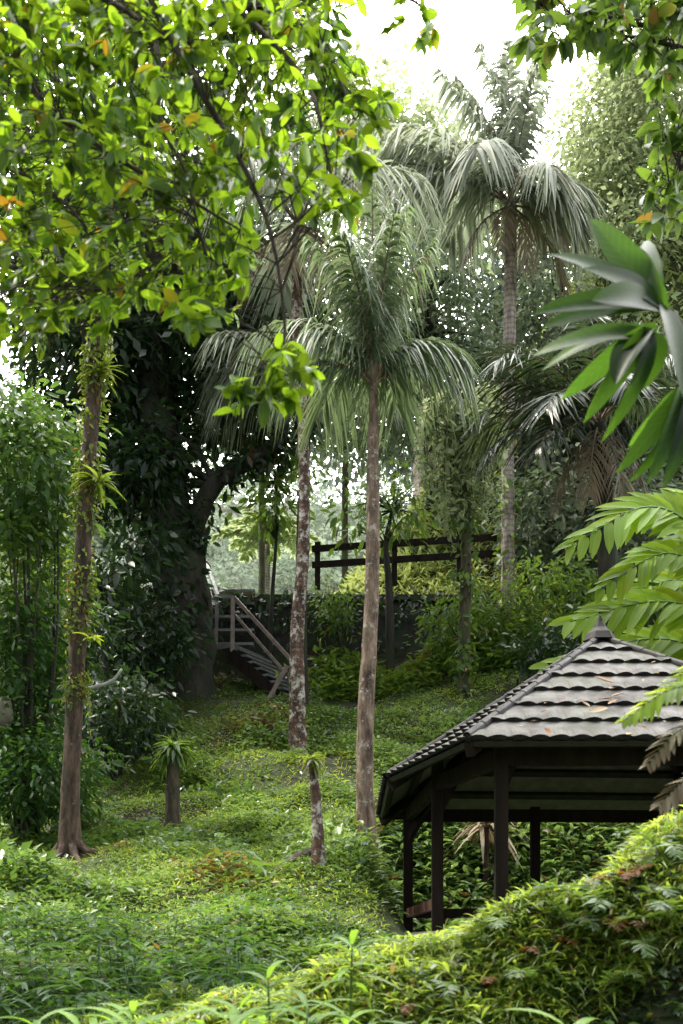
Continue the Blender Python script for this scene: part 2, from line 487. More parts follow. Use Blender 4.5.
def fbm(X, Y, s, seed=0):
    def vn(x, y):
        xi, yi = np.floor(x).astype(np.int64), np.floor(y).astype(np.int64)
        fx, fy = x - xi, y - yi
        fx, fy = fx * fx * (3 - 2 * fx), fy * fy * (3 - 2 * fy)
        h = lambda a, b: (((a * 374761393 + b * 668265263 + seed * 97531) ^ (a * 1274126177 + 7 * b)) % 65521) / 65521.
        return (h(xi, yi) * (1 - fx) + h(xi + 1, yi) * fx) * (1 - fy) + (h(xi, yi + 1) * (1 - fx) + h(xi + 1, yi + 1) * fx) * fy
    X, Y = np.asarray(X, float), np.asarray(Y, float)
    return (vn(X * s, Y * s) + .5 * vn(X * s * 2.1 + 9, Y * s * 2.1) + .25 * vn(X * s * 4.3, Y * s * 4.3 + 5)) / 1.75


def cover(name, mat, n, y0, y1, leaves, L, Wd, lift, kind='simple', cond=None, up=(.1, .7), spread=.06, lumps=.35, grav=.2):
    X, Y = sample_lawn(n, y0, y1)
    keep = (fbm(X, Y, 1.1, 3) - .5) * 5 + R.normal(size=n) * .45 > -lumps
    if cond is not None:
        keep &= cond(X, Y)
    X, Y = X[keep], Y[keep]
    h = np.clip((fbm(X, Y, .9, 8) - .5) * 3.2 + .55, .12, 1.5)
    tone = np.repeat((fbm(X, Y, .8, 21) - .5) * 1.6, leaves)
    X, Y, h = np.repeat(X, leaves), np.repeat(Y, leaves), np.repeat(h, leaves)
    k = len(X)
    X, Y = X + R.normal(size=k) * spread, Y + R.normal(size=k) * spread
    P = np.stack([X, Y, ground(X, Y) + R.random(k) * lift * h], -1)
    d = rdir(k, *up)
    nor = nrm(np.stack([R.normal(size=k) * .35, R.normal(size=k) * .35, np.ones(k)], -1))
    ll = R.uniform(*L, k) * (.7 + .5 * h)
    mb = MB()
    mb.leaves(P, d, nor, ll, ll * R.uniform(*Wd, k), kind, grav=grav, rnd=np.clip(R.normal(.5, .18, k) + tone, 0, 1))
    return tag(mb.build(name, mat), kind='stuff')


def in_lawn(X, Y):
    return (Y < 21.9) & ((Y > 10.0) | (R.random(np.shape(Y)) < .35 + .65 * (fbm(X, Y, .9, 61) > .5))) & ~((X > .35) & (X < 5) & (Y > 8.2) & (Y < 12.8))


cover('ground_cover', 'lawn', 42000, 7.2, 21.8, 7, (.025, .07), (.45, .75), .09, cond=in_lawn, lumps=.55)
cover('taller_ground_cover', 'lawn', 7000, 9.5, 21.8, 12, (.05, .12), (.3, .6), .26, cond=lambda X, Y: in_lawn(X, Y) & (fbm(X, Y, .7, 40) > .52), lumps=.6, spread=.08, up=(-.1, .9))
cover('creeping_fern', 'mid_leaf', 3800, 7.4, 21.8, 14, (.06, .16), (.12, .22), .18, 'oval', cond=lambda X, Y: in_lawn(X, Y) & (fbm(X, Y, .8, 50) > .5), lumps=.8, spread=.09, up=(.0, .8), grav=.4)
cover('low_weeds', 'glossy_leaf', 2600, 10, 21.8, 12, (.08, .17), (.3, .5), .24, cond=lambda X, Y: in_lawn(X, Y) & (lump(X, Y, .6) > .15), spread=.10, up=(.0, .8))
cover('lawn_grass', 'grass', 30000, 7.4, 20, 5, (.05, .14), (.10, .16), .03, 'blade', cond=in_lawn, up=(.3, 1), spread=.04, lumps=1.2, grav=.45)
cover('slope_plants', 'mid_leaf', 2200, 20.2, 22.0, 12, (.10, .24), (.25, .5), .5, cond=lambda X, Y: (X > -.4), spread=.14, up=(-.1, .8), lumps=1)
cover('sunny_slope_grass', 'sun_grass', 16000, 22.9, 34, 5, (.14, .34), (.12, .3), .15, 'blade', cond=lambda X, Y: X > -2, up=(.2, .9), spread=.2, lumps=2)  # pale blades carry the slope's sunlight in their colour


def near_cover(name, mat, n, xr, yr, leaves, L, Wd, lift, kind, up, spread, grav, cond=None):
    X, Y = R.uniform(*xr, n), R.uniform(*yr, n)
    if cond is not None:
        k = cond(X, Y)
        X, Y = X[k], Y[k]
    X, Y = np.repeat(X, leaves), np.repeat(Y, leaves)
    k = len(X)
    X, Y = X + R.normal(size=k) * spread, Y + R.normal(size=k) * spread
    P = np.stack([X, Y, ground(X, Y) + R.random(k) * lift], -1)
    ll = R.uniform(*L, k)
    mb = MB()
    mb.leaves(P, rdir(k, *up), nrm(np.stack([R.normal(size=k) * .4, R.normal(size=k) * .4, np.ones(k)], -1)), ll, ll * R.uniform(*Wd, k), kind, grav=grav)
    return tag(mb.build(name, mat), kind='stuff')


on_bank = lambda X, Y: (X > .34 * (Y - 3) - 2.2)
near_cover('bank_grass', 'grass', 30000, (-1.7, 2.9), (5.35, 7.4), 5, (.05, .17), (.07, .15), .10, 'blade', (.0, 1), .03, .55, lambda X, Y: R.random(len(X)) < np.clip((fbm(X, Y, 2.2, 91) - .3) * 3.2, .05, 1))
near_cover('bank_highlight_grass', 'sun_grass', 3600, (-1.7, 2.9), (5.3, 7.0), 4, (.09, .20), (.045, .08), .05, 'blade', (.25, 1), .025, .6, lambda X, Y: R.random(len(X)) < fbm(X, Y, 1.4, 77) ** 1.5 * 1.5)  # pale blades painted in as sunlit highlights on the bank
near_cover('bank_ground_cover', 'mid_leaf', 2600, (-1.9, 2.8), (5.5, 6.8), 5, (.02, .06), (.25, .5), .10, 'oval', (-.1, .8), .04, .3)
near_cover('shade_toned_bank_plants', 'dark_leaf', 9000, (-.1, 2.9), (2.6, 5.8), 5, (.03, .09), (.3, .5), .10, 'oval', (-.1, .8), .04, .4, lambda X, Y: R.random(len(X)) < sm(X, -.1, .9) * .9)  # dark leaf colour stands in for shade on the bank face
near_cover('bank_foot_plants', 'grass', 5200, (-1.9, 1.0), (3.0, 5.8), 6, (.04, .13), (.10, .25), .14, 'oval', (.0, .95), .04, .4)
near_cover('bank_face_sprigs', 'mid_leaf', 700, (.1, 2.8), (2.8, 5.8), 8, (.06, .16), (.14, .28), .12, 'oval', (.0, .95), .03, .5)
near_cover('hollow_plants', 'lawn', 900, (.6, 4.6), (12.7, 14.4), 14, (.12, .32), (.14, .3), .2, 'oval', (.1, .9), .10, .45)
near_cover('hollow_undergrowth', 'deep_leaf', 2200, (-3.6, .4), (6.2, 9.4), 7, (.03, .09), (.25, .5), .14, 'oval', (0, .9), .07, .35)


# ------------------------------------------------------------------ gazebo
def gazebo():
    T = np.array([2.36, 10.5, 2.93])
    EZ = 1.60
    V = np.array([[.909, 8.33, EZ], [.406, 10.05, EZ], [.425, 12.69, EZ], [4.2, 12.95, EZ], [4.75, 10.4, EZ], [3.95, 8.28, EZ]])
    root = thing('gazebo', (2.36, 10.5, .1), 'open six-sided gazebo with dark posts under a grey tiled roof', 'gazebo')
    cen = T.copy()
    n = len(V)
    for k in range(n):
        # walk so that the outward normal points out
        A, B = V[(k + 1) % n], V[k]
        e = nrm(B - A)
        w = np.linalg.norm(B - A)
        foot = A + e * np.dot(T - A, e)
        s = nrm(T - foot)
        H = np.linalg.norm(T - foot)
        tu = np.dot(T - A, e)
        nr = np.cross(e, s)
        if nr[2] < 0:
            nr = -nr
        tile, und = MB(), MB()
        rows = 7
        step = .014
        pitch = .15
        cols = np.arange(-.02, w + .05, .0237)
        for r_ in range(rows):
            v0, v1 = H * r_ / rows, H * (r_ + 1) / rows + .02
            vs = [v0, v0, v0 + (v1 - v0) * .5, min(v1, H)]
            hh = [.004, step, step * .55, .004]
            grid = []
            for vi, (v, h) in enumerate(zip(vs, hh)):
                lo, hi = tu * v / H, w + (tu - w) * v / H
                u = np.clip(cols, lo, hi)
                ph = (u / pitch) % 1.0
                wave = np.abs(np.sin(PI * ph)) ** .9 * .034
                dv = (-.034 * np.abs(np.sin(PI * ph)) if vi <= 1 else 0)
                vv = v + dv
                grid.append(A + np.outer(u, e) + np.outer(np.broadcast_to(vv, u.shape), s) + np.outer(wave * (.1, 1., .3, .1)[vi] + h, nr))
            G = np.array(grid)
            nc = len(cols)
            ii, jj = np.meshgrid(np.arange(3), np.arange(nc - 1), indexing='ij')
            q = np.stack([ii * nc + jj, ii * nc + jj + 1, (ii + 1) * nc + jj + 1, (ii + 1) * nc + jj], -1).reshape(-1, 4)
            P = G.reshape(-1, 3)
            area = np.linalg.norm(np.cross(P[q[:, 2]] - P[q[:, 0]], P[q[:, 3]] - P[q[:, 1]]), axis=1)
            tile.add(P, q[area > 1e-7], (np.arange(len(q))[area > 1e-7] < nc - 1).astype(int))
            # pale sheet seen from below
            lo, hi = tu * v0 / H, w + (tu - w) * v0 / H
            vt = min(v1 - .02, H)
            lo2, hi2 = tu * vt / H, w + (tu - w) * vt / H
            pts = [A + e * lo + s * v0, A + e * hi + s * v0, A + e * hi2 + s * vt, A + e * lo2 + s * vt]
            und.add(np.array(pts) - nr * .012, [[0, 1, 2, 3]])
        ro = tile.build('roof', ['tile', 'gap'], root, smooth=False)
        und.build('roof_underside', 'under', ro)
        bt = MB()
        for r_ in range(rows):
            v = H * r_ / rows + .03
            lo, hi = tu * v / H + .03, w + (tu - w) * v / H - .03
            bt.bar(A + e * lo + s * v - nr * .033, A + e * hi + s * v - nr * .033, .085, .04, up=tuple(nr))
        v = H * .55
        bt.build('batten_frame', 'batten', ro, smooth=False)
        fb = MB()
        fb.bar(A - nr * .04 + s * .02 - e * .01, B - nr * .04 + s * .02 + e * .01, .022, .06)
        fb.build('eave_board', 'wood', root, smooth=False)
        # ridge cap running down the hip
        rc = MB()
        d = T - B
        for q_ in range(11):
            a_, b_ = B + d * (q_ / 11), B + d * ((q_ + 1.12) / 11)
            if q_ == 10:
                b_ = T
            rc.tube([a_ + [0, 0, .022], b_ + [0, 0, .018]], [.034, .032], 8)
        rc.build('ridge_cap', 'ridge', root)
        hr = MB()
        hr.bar(B - np.array([0, 0, .09]) + d * .01, T - np.array([0, 0, .09]), .06, .10)
        hr.build('hip_rafter', 'wood', root, smooth=False)
    f = MB()
    f.tube(np.array([T + [0, 0, z] for z in (-.02, .05, .10, .16, .22)]), [.16, .12, .065, .03, .008], 6)
    f.build('finial', 'ridge', root, smooth=False)
    ts = [.215, .225, .15, .2, .2, .2]
    posts = [V[k] + (T - V[k]) * ts[k] for k in range(n)]
    posts.append(np.array([2.08, 12.36, 0]))
    tops = [1.72, 1.72, 1.66, 1.7, 1.7, 1.7, 1.62]
    for p_, tp in zip(posts, tops):
        pm = MB()
        pm.box((p_[0], p_[1], (tp + .02) / 2 + .02), (.098, .098, tp - .02))
        pm.build('post', 'wood', root, smooth=False)
    order = [0, 1, 2, 6, 3, 4, 5, 0]
    for a_, b_ in zip(order[:-1], order[1:]):
        pa, pb = posts[a_].copy(), posts[b_].copy()
        bm = MB()
        pa[2] = pb[2] = 1.55
        dd = nrm(pb - pa)
        bm.bar(pa + dd * .05, pb - dd * .05, .07, .13)
        bm.build('ring_beam', 'wood', root, smooth=False)
        if (a_, b_) != (0, 1):
            rl = MB()
            pa[2] = pb[2] = .50
            rl.bar(pa + dd * .05, pb - dd * .05, .045, .10)
            rl.build('rail', 'wood_lit' if (a_, b_) == (1, 2) else 'wood', root, smooth=False)  # the lit rail gets the lighter wood colour
    for k in (0, 1, 2, 3):                                              # inner purlin and braces seen under the roof
        br = MB()
        pa = posts[k].copy(); pa[2] = 1.30
        q_ = pa + (T - pa) * .22; q_[2] = 1.93
        br.bar(pa, q_, .06, .08)
        br.build('brace', 'wood', root, smooth=False)
    pur = MB()
    ring = [V[k] + (T - V[k]) * .45 - np.array([0, 0, .12]) for k in range(n)]
    for k in range(n):
        pur.bar(ring[k], ring[(k + 1) % n], .07, .11)
    pur.build('purlin_ring', 'wood', root, smooth=False)
    fl = MB()
    outl = [V[k] + (cen - V[k]) * .10 for k in range(n)]
    top = np.array([[p_[0], p_[1], .24] for p_ in outl]); bot = top - [0, 0, .3]
    cidx = 2 * n
    fl.add(np.vstack([top, bot, [[2.36, 10.5, .24]]]), [[k, (k + 1) % n, n + (k + 1) % n, n + k] for k in range(n)])
    fl.add(np.vstack([top, [[2.36, 10.5, .24]]]), [[k, (k + 1) % n, n] for k in range(n)])
    fl.build('floor_slab', 'cement', root, smooth=False)
    # dead leaves on the front slope
    A, B = V[0], V[5]
    s = nrm(T - (A + nrm(B - A) * np.dot(T - A, nrm(B - A))))
    nr = np.cross(nrm(B - A), s)
    for q_, (px, py, L_) in enumerate([(604, 682, .16), (612, 690, .13), (606, 700, .11), (618, 696, .10), (598, 712, .14), (585, 705, .09), (640, 712, .10), (548, 733, .09), (630, 736, .12), (613, 703, .09), (520, 727, .06)] + [(R.uniform(520, 670), R.uniform(660, 736), R.uniform(.03, .06)) for _ in range(16)]):
        dr = at(px, py, 1.)
        tt = np.dot(A + nr * .075 - 0, nr) / np.dot(dr, nr)
        P = dr * tt
        lm = MB()
        a_ = R.random() * 6.28
        e = nrm(B - A)
        dd = e * math.cos(a_) + s * math.sin(a_)
        lm.leaves(P - dd * L_ / 2, dd, nrm(nr + .3 * rdir(1)[0]), L_, L_ * .5, 'fine', -.25, .5)
        tag(lm.build('fallen_leaf', 'brown_leaf', origin=P), 'curled brown dead leaf lying on the grey gazebo roof tiles', 'leaf', 'dead leaves fallen on the gazebo roof')


gazebo()


# ------------------------------------------------------------------ retaining wall, fence, stairs
def wall():
    root = thing('retaining_wall', (0, 22.3, 5.2), 'dark mossy stone retaining wall behind the steps and below the fence', 'wall')
    w = MB()
    nxx, nz = 90, 20
    X = np.linspace(-9., 3.1, nxx)
    top = 7.05 + .04 * np.sin(X * 1.3)
    grid = []
    for q in range(nz):
        t = q / (nz - 1)
        z = 4.6 + (top - 4.6) * t
        grid.append(np.stack([X, 22.35 + .35 * t + R.normal(size=nxx) * .03, z + (R.normal(size=nxx) * .02 if q < nz - 1 else 0)], -1))
    grid.append(np.stack([X, np.full(nxx, 23.3), top], -1))
    G = np.array(grid)
    ii, jj = np.meshgrid(np.arange(nz), np.arange(nxx - 1), indexing='ij')
    w.add(G, np.stack([ii * nxx + jj, ii * nxx + jj + 1, (ii + 1) * nxx + jj + 1, (ii + 1) * nxx + jj], -1).reshape(-1, 4))
    w.build('stone_face', 'stone', root)
    c = MB()
    for x0 in np.arange(-9, 3.0, 1.21):
        c.box((x0 + .6, 22.83, 7.13), (1.19, .5, .10))
    c.build('coping', 'stone', root, smooth=False)


wall()


def wall_ivy():
    n = 2000
    X, Z = R.uniform(-6, 3.1, n), 7.15 - np.abs(R.normal(size=n)) * .75
    k = (fbm(X, Z, 1.3, 15) > .43) & (Z > 5)
    X, Z = X[k], Z[k]
    P = np.stack([X, 22.28 - R.random(len(X)) * .18 + .0 * X, Z], -1)
    ll = R.uniform(.07, .19, len(X))
    mb = MB()
    mb.leaves(P, nrm(rdir(len(X), -1, .3)), nrm(np.array([0, -1, .5]) + .4 * R.normal(size=(len(X), 3))), ll, ll * .5, 'simple', grav=.3)
    tag(mb.build('wall_ivy', 'dark_leaf'), kind='stuff')


wall_ivy()


def fence():
    root = thing('wooden_fence', at(400, 585, 22.7), 'dark two-rail wooden fence running along the top of the retaining wall', 'fence')
    a, b = at(312, 549, 23.0), at(497, 537, 22.6)
    for dz in (0, -.32):
        for t0, t1 in ((0, .45), (.453, .80), (.803, 1)):
            r_ = MB()
            p0, p1 = a + (b - a) * t0 + [0, 0, dz], a + (b - a) * t1 + [0, 0, dz]
            r_.bar(p0, p1, .05, .125)
            r_.build('rail', 'wood', root, smooth=False)
    for t in (.03, .45, .80):
        pm = MB()
        p = a + (b - a) * t + [0, .06, 0]
        pm.box(p - [0, 0, .33], (.11, .08, .95))
        pm.build('post', 'wood', root, smooth=False)


fence()


def stairs():
    root = thing('outdoor_staircase', at(262, 690, 20.6), 'steep dark stair flight with brown metal handrails climbing the retaining wall', 'staircase')
    lo, hi = at(289, 700, 20.3), at(231, 648, 20.9)      # near string, bottom and top
    back = np.array([-.75, .85, 0.])
    n = 8
    for k in range(n):
        t = (k + .5) / n
        p = lo + (hi - lo) * t
        tm_ = MB()
        d = nrm((hi - lo) * [1, 1, 0])
        bb = nrm(back - d * np.dot(back, d))
        tm_.box(p + bb * .55 + [0, 0, .03], (.21, 1.1, .045), np.array([d, bb, [0, 0, 1.]]))
        tm_.build('tread', 'tread', root, smooth=False)
    for off in (0, 1.12):
        st = MB()
        d = nrm((hi - lo) * [1, 1, 0])
        bb = nrm(back - d * np.dot(back, d))
        st.bar(lo + bb * off - [0, 0, .12], hi + bb * off - [0, 0, .12], .05, .22)
        st.build('string', 'wood', root, smooth=False)
    d = nrm((hi - lo) * [1, 1, 0])
    bb = nrm(back - d * np.dot(back, d))
    ld = MB()
    ld.box(hi + d * .35 + bb * .55 + [0, 0, .05], (.7, 1.16, .10), np.array([d, bb, [0, 0, 1.]]))
    ld.build('landing', 'tread', root, smooth=False)
    top_r, bot_r = at(234, 597, 20.9), at(292, 661, 20.3)
    top_l, bot_l = at(235, 615, 20.9), at(290, 678, 20.3)
    for a, b, w in ((top_r, bot_r, .058), (top_l, bot_l, .045)):
        h = MB()
        h.bar(a, b, w, w)
        h.build('handrail', 'rail_brown', root, smooth=False)
    for a, b in ((at(233, 596, 20.9), at(232.5, 652, 20.9)), (at(291.5, 659, 20.3), at(291, 704, 20.3)), (at(287, 666, 20.3), at(268, 700, 20.2))):
        h = MB()
        h.bar(a, b, .07, .07)
        h.build('post', 'rail_brown', root, smooth=False)
    # upper flight going back to the top of the wall
    lo2 = hi + d * .7 + bb * .1
    hi2 = at(208, 588, 22.9)
    for k in range(5):
        p = lo2 + (hi2 - lo2) * ((k + .6) / 5)
        tm_ = MB()
        tm_.box(p + [.45, 0, 0], (1.0, .3, .05))
        tm_.build('tread', 'tread', root, smooth=False)
    P = [at(197, 562, 22.3), at(205, 561, 22.3), at(218, 596, 21.2), at(233, 597, 20.95)]
    for a, b in ((0, 1), (1, 2), (2, 3)):
        h = MB()
        h.bar(P[a], P[b], .06, .06)
        h.build('handrail', 'steel', root, smooth=False)
    for a, b, w in ((at(204, 575, 22.3), at(214, 606, 21.2), .05), (at(205, 561, 22.3), at(204, 590, 22.3), .055), (at(197, 562, 22.3), at(197, 590, 22.4), .055), (at(217, 596, 21.2), at(216, 650, 21.2), .06)):
        h = MB()
        h.bar(a, b, w, w)
        h.build('post', 'steel', root, smooth=False)


stairs()


# ------------------------------------------------------------------ palms
def frond(root, base, az, el, L, droop, ll, n=44, w=.032, mat='palm', grav=.55, name='frond', vee=.25, thick=.02, kind='leaflet', fwd=.75, bare=.14, side_bend=0., rndlo=0.):
    """one pinnate frond: an arching rachis with two rows of leaflets"""
    ns = 18
    t = np.linspace(0, 1, ns)
    e = el - droop * t ** 1.4
    a = az + side_bend * t
    stepv = np.stack([np.cos(e) * np.cos(a), np.cos(e) * np.sin(a), np.sin(e)], -1) * (L / (ns - 1))
    P = np.asarray(base) + np.vstack([[0, 0, 0], np.cumsum(stepv[:-1], 0)])
    mb = MB()
    mb.tube(P, np.linspace(thick, thick * .2, ns), 5, 1)
    tt = np.linspace(bare, .995, n)
    tt = np.repeat(tt, 2) + R.normal(size=2 * n) * .004
    sgn = np.tile([1., -1.], n)
    C_ = np.stack([np.interp(tt, t, P[:, q]) for q in range(3)], -1)
    Tn = nrm(np.stack([np.interp(tt, t, stepv[:, q]) for q in range(3)], -1))
    sd = nrm(np.cross(Tn, np.array([0, 0, 1.]) + 1e-3))
    up = np.cross(sd, Tn)
    s_ = (tt - bare) / (1 - bare)
    f_ = fwd + .6 * s_ ** 2
    d = Tn * f_[:, None] + sd * sgn[:, None] + up * vee + R.normal(size=(2 * n, 3)) * .2
    prof = np.clip(np.sin(PI * (.14 + .80 * s_)), .12, 1) ** .6
    lens = ll * prof * R.uniform(.85, 1.1, 2 * n)
    mb.leaves(C_, d, up + .25 * R.normal(size=(2 * n, 3)), lens, w * R.uniform(.8, 1.2, 2 * n), kind, grav=grav * R.uniform(.75, 1.25, 2 * n), fold=.15,
              rnd=np.clip(R.random(2 * n) * .5 + R.random() * .5 * np.ones(2 * n), rndlo, 1))
    return mb.build(name, [mat, 'palm_dead' if mat == 'palm_dead' else 'bark_palm'], root)


def trunk_tube(root, P, rad, mat, k=12, rough=.03, sub=40, flare=0., name='trunk'):
    mb = MB()
    P = np.asarray(P, float)
    t = np.linspace(0, len(P) - 1, sub)
    Q = spline(P, t)
    r = np.interp(t, np.linspace(0, len(P) - 1, len(rad)), rad)
    if flare:
        h = np.linalg.norm(Q - Q[0], axis=1)
        r = r * (1 + flare * np.exp(-h / .22))
    mb.tube(Q, r, k, 0, rough)
    return mb.build(name, mat, root)


def palm(label, px, rad, bark, fronds, Y, mats, shaft=None, flare=.5, dead=(), name='palm_tree', group=None):
    base = base_at(px[0][0], Y)
    root = thing(name, base, label, 'palm tree', group)
    P = [base] + [at(x, y, Y + (Y0 if len(q) > 2 else 0)) for q in px[1:] for x, y, Y0 in [(q[0], q[1], q[2] if len(q) > 2 else 0)]]
    trunk_tube(root, P, rad, bark, flare=flare)
    top = P[-1]
    for f in fronds:
        frond(root, top + np.array([0, 0, f.get('dz', 0)]), math.radians(f['az']), math.radians(f['el']), f['L'], math.radians(f['dr']), f['ll'], f.get('n', 44), f.get('w', .035),
              f.get('mat', mats), f.get('g', .6), 'dead_frond' if f.get('mat') == 'palm_dead' else 'frond', side_bend=math.radians(f.get('sb', 0)), thick=f.get('th', .022), fwd=f.get('fw', .75))
    return root, top


# slender palm in the middle of the lawn
fr = []
for az, el, L_, dr in [(20, 88, 2.35, 10), (150, 86, 2.25, 16), (265, 86, 2.15, 18), (90, 84, 2.2, 22), (325, 84, 2.0, 20), (205, 83, 2.1, 24), (180, 79, 1.95, 34), (0, 80, 1.85, 32), (290, 80, 1.75, 28), (240, 76, 1.6, 40), (120, 80, 2.0, 30)]:
    fr.append(dict(az=az, el=el, L=L_, dr=dr, ll=.68, n=52, g=1.2, w=.05, fw=1.0))
for az, el, L_, dr in [(183, 64, 1.9, 124), (200, 66, 1.3, 128), (357, 62, 1.35, 128), (12, 66, 1.5, 122), (75, 58, 1.5, 112), (120, 55, 1.5, 112)]:
    fr.append(dict(az=az, el=el, L=L_, dr=dr, ll=.64, n=40, g=1.3, w=.042))
for az, el, L_, dr in [(195, 30, 1.35, 115), (345, 32, 1.25, 118), (172, 42, 1.55, 122)]:
    fr.append(dict(az=az, el=el, L=L_, dr=dr, ll=.45, n=48, g=1.2, w=.02))
palm('slender palm with a single straight ringed trunk standing mid-lawn beside the gazebo roof', [(367, 835), (365, 740), (372, 590), (373, 460), (374, 385)], [.115, .10, .09, .08, .068, .045], 'bark_palm', fr, 13.5, 'palm', flare=.7)

# palm with the white patched trunk near the steps, leaning over itself
fr = []
for az, el, L_, dr in [(80, 86, 2.7, 25), (200, 82, 2.6, 32), (330, 82, 2.5, 30), (150, 78, 2.6, 45), (20, 76, 2.6, 48), (270, 76, 2.3, 50)]:
    fr.append(dict(az=az, el=el, L=L_, dr=dr, ll=.9, n=48, g=1.15, w=.052, fw=.95, mat='palm_pale'))
for az, el, L_, dr in [(185, 52, 2.6, 105), (215, 45, 2.3, 110), (350, 50, 2.5, 110), (310, 42, 2.2, 112), (250, 40, 2.2, 115), (100, 40, 2.2, 110)]:
    fr.append(dict(az=az, el=el, L=L_, dr=dr, ll=.85, n=42, g=1.1, w=.05, mat='palm_pale'))
for az, el, L_, dr in [(340, -25, 1.5, 62), (265, -35, 1.5, 52), (20, -20, 1.6, 66), (300, -40, 1.7, 48), (200, -30, 1.4, 58)]:
    fr.append(dict(az=az, el=el, L=L_, dr=dr, ll=.5, n=36, g=1., w=.03, mat='palm_dead'))
palm('tall palm with a red-brown trunk blotched white beside the foot of the steps', [(298, 750), (297, 640), (304, 540), (303, 420), (297, 330), (298, 225)], [.15, .115, .095, .085, .08, .085, .075], 'bark_white', fr, 18.0, 'palm', flare=.35)

# drooping palm crown between the two
fr = []
for az, el, L_, dr in [(178, 55, 2.1, 118), (190, 40, 1.9, 115), (160, 50, 1.9, 120), (350, 50, 1.7, 120), (20, 62, 1.9, 110), (90, 60, 1.8, 100), (205, 60, 2.2, 105)]:
    fr.append(dict(az=az, el=el, L=L_, dr=dr, ll=.8, n=42, g=1.1, w=.048, mat='palm_pale'))
palm('short palm with weeping silvery fronds tucked behind the white-blotched trunk', [(303, 735), (301, 560), (304, 480), (309, 400)], [.10, .085, .08, .07], 'bark_dark', fr, 19.6, 'palm', flare=.3)

# big misty palm with arching plumes
fr = []
for az, el, L_, dr in [(100, 88, 3.1, 10), (200, 84, 3.0, 18), (340, 86, 2.9, 14), (160, 80, 3.0, 30), (255, 84, 2.7, 20), (185, 76, 2.9, 40), (20, 82, 2.6, 26), (300, 80, 2.4, 32)]:
    fr.append(dict(az=az, el=el, L=L_, dr=dr, ll=.95, n=56, g=1.15, w=.08, fw=.95))
for az, el, L_, dr, l2 in [(182, 42, 3.6, 62, 1.0), (188, 28, 3.4, 60, 1.0), (172, 54, 3.4, 80, 1.0), (200, 18, 3.0, 76, 1.0), (195, 50, 3.2, 84, 1.0), (355, 42, 1.8, 112, .9), (8, 30, 1.6, 115, .9), (335, 22, 1.5, 110, .9), (295, 30, 1.7, 110, .9), (245, 30, 2.4, 100, .95), (60, 50, 2.4, 100, .9), (120, 50, 2.4, 100, .9)]:
    fr.append(dict(az=az, el=el, L=L_, dr=dr, ll=l2, n=48, g=1.1, w=.08))
for az, el, L_, dr in [(330, -25, 1.7, 60), (250, -35, 1.7, 52), (10, -35, 2., 50), (285, -50, 1.9, 38), (200, -30, 1.6, 58)]:
    fr.append(dict(az=az, el=el, L=L_, dr=dr, ll=.4, n=32, g=1., w=.035, mat='palm_dead'))
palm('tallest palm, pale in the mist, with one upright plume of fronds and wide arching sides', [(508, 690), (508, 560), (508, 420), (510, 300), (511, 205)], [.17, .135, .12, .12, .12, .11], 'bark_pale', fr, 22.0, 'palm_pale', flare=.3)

# dark shaggy palm behind the gazebo
fr = []
for az, el, L_, dr in [(180, 52, 2.6, 78), (188, 35, 2.5, 70), (172, 65, 2.5, 90), (200, 20, 2.3, 75), (215, 45, 2.4, 95), (235, 15, 2.1, 80), (250, 60, 2.2, 95), (160, 30, 2.2, 80), (300, 40, 2.1, 100), (340, 50, 2.0, 100), (20, 50, 2.0, 100), (270, 25, 2.0, 90), (195, 5, 2.1, 70), (225, -5, 1.9, 65)]:
    fr.append(dict(az=az, el=el, L=L_, dr=dr, ll=.7, n=48, g=.55, w=.045, mat='palm_dark'))
for az, el, L_, dr in [(250, -40, 1.7, 45), (290, -50, 1.7, 38), (200, -45, 1.5, 42), (330, -45, 1.6, 42)]:
    fr.append(dict(az=az, el=el, L=L_, dr=dr, ll=.4, n=32, g=1., w=.03, mat='palm_dead'))
palm('dark shaggy palm with dead fronds hanging off its trunk above the gazebo peak', [(607, 720), (608, 600), (604, 500), (598, 425)], [.17, .15, .15, .13], 'bark_dark', fr, 17.5, 'palm_dark', flare=.2)

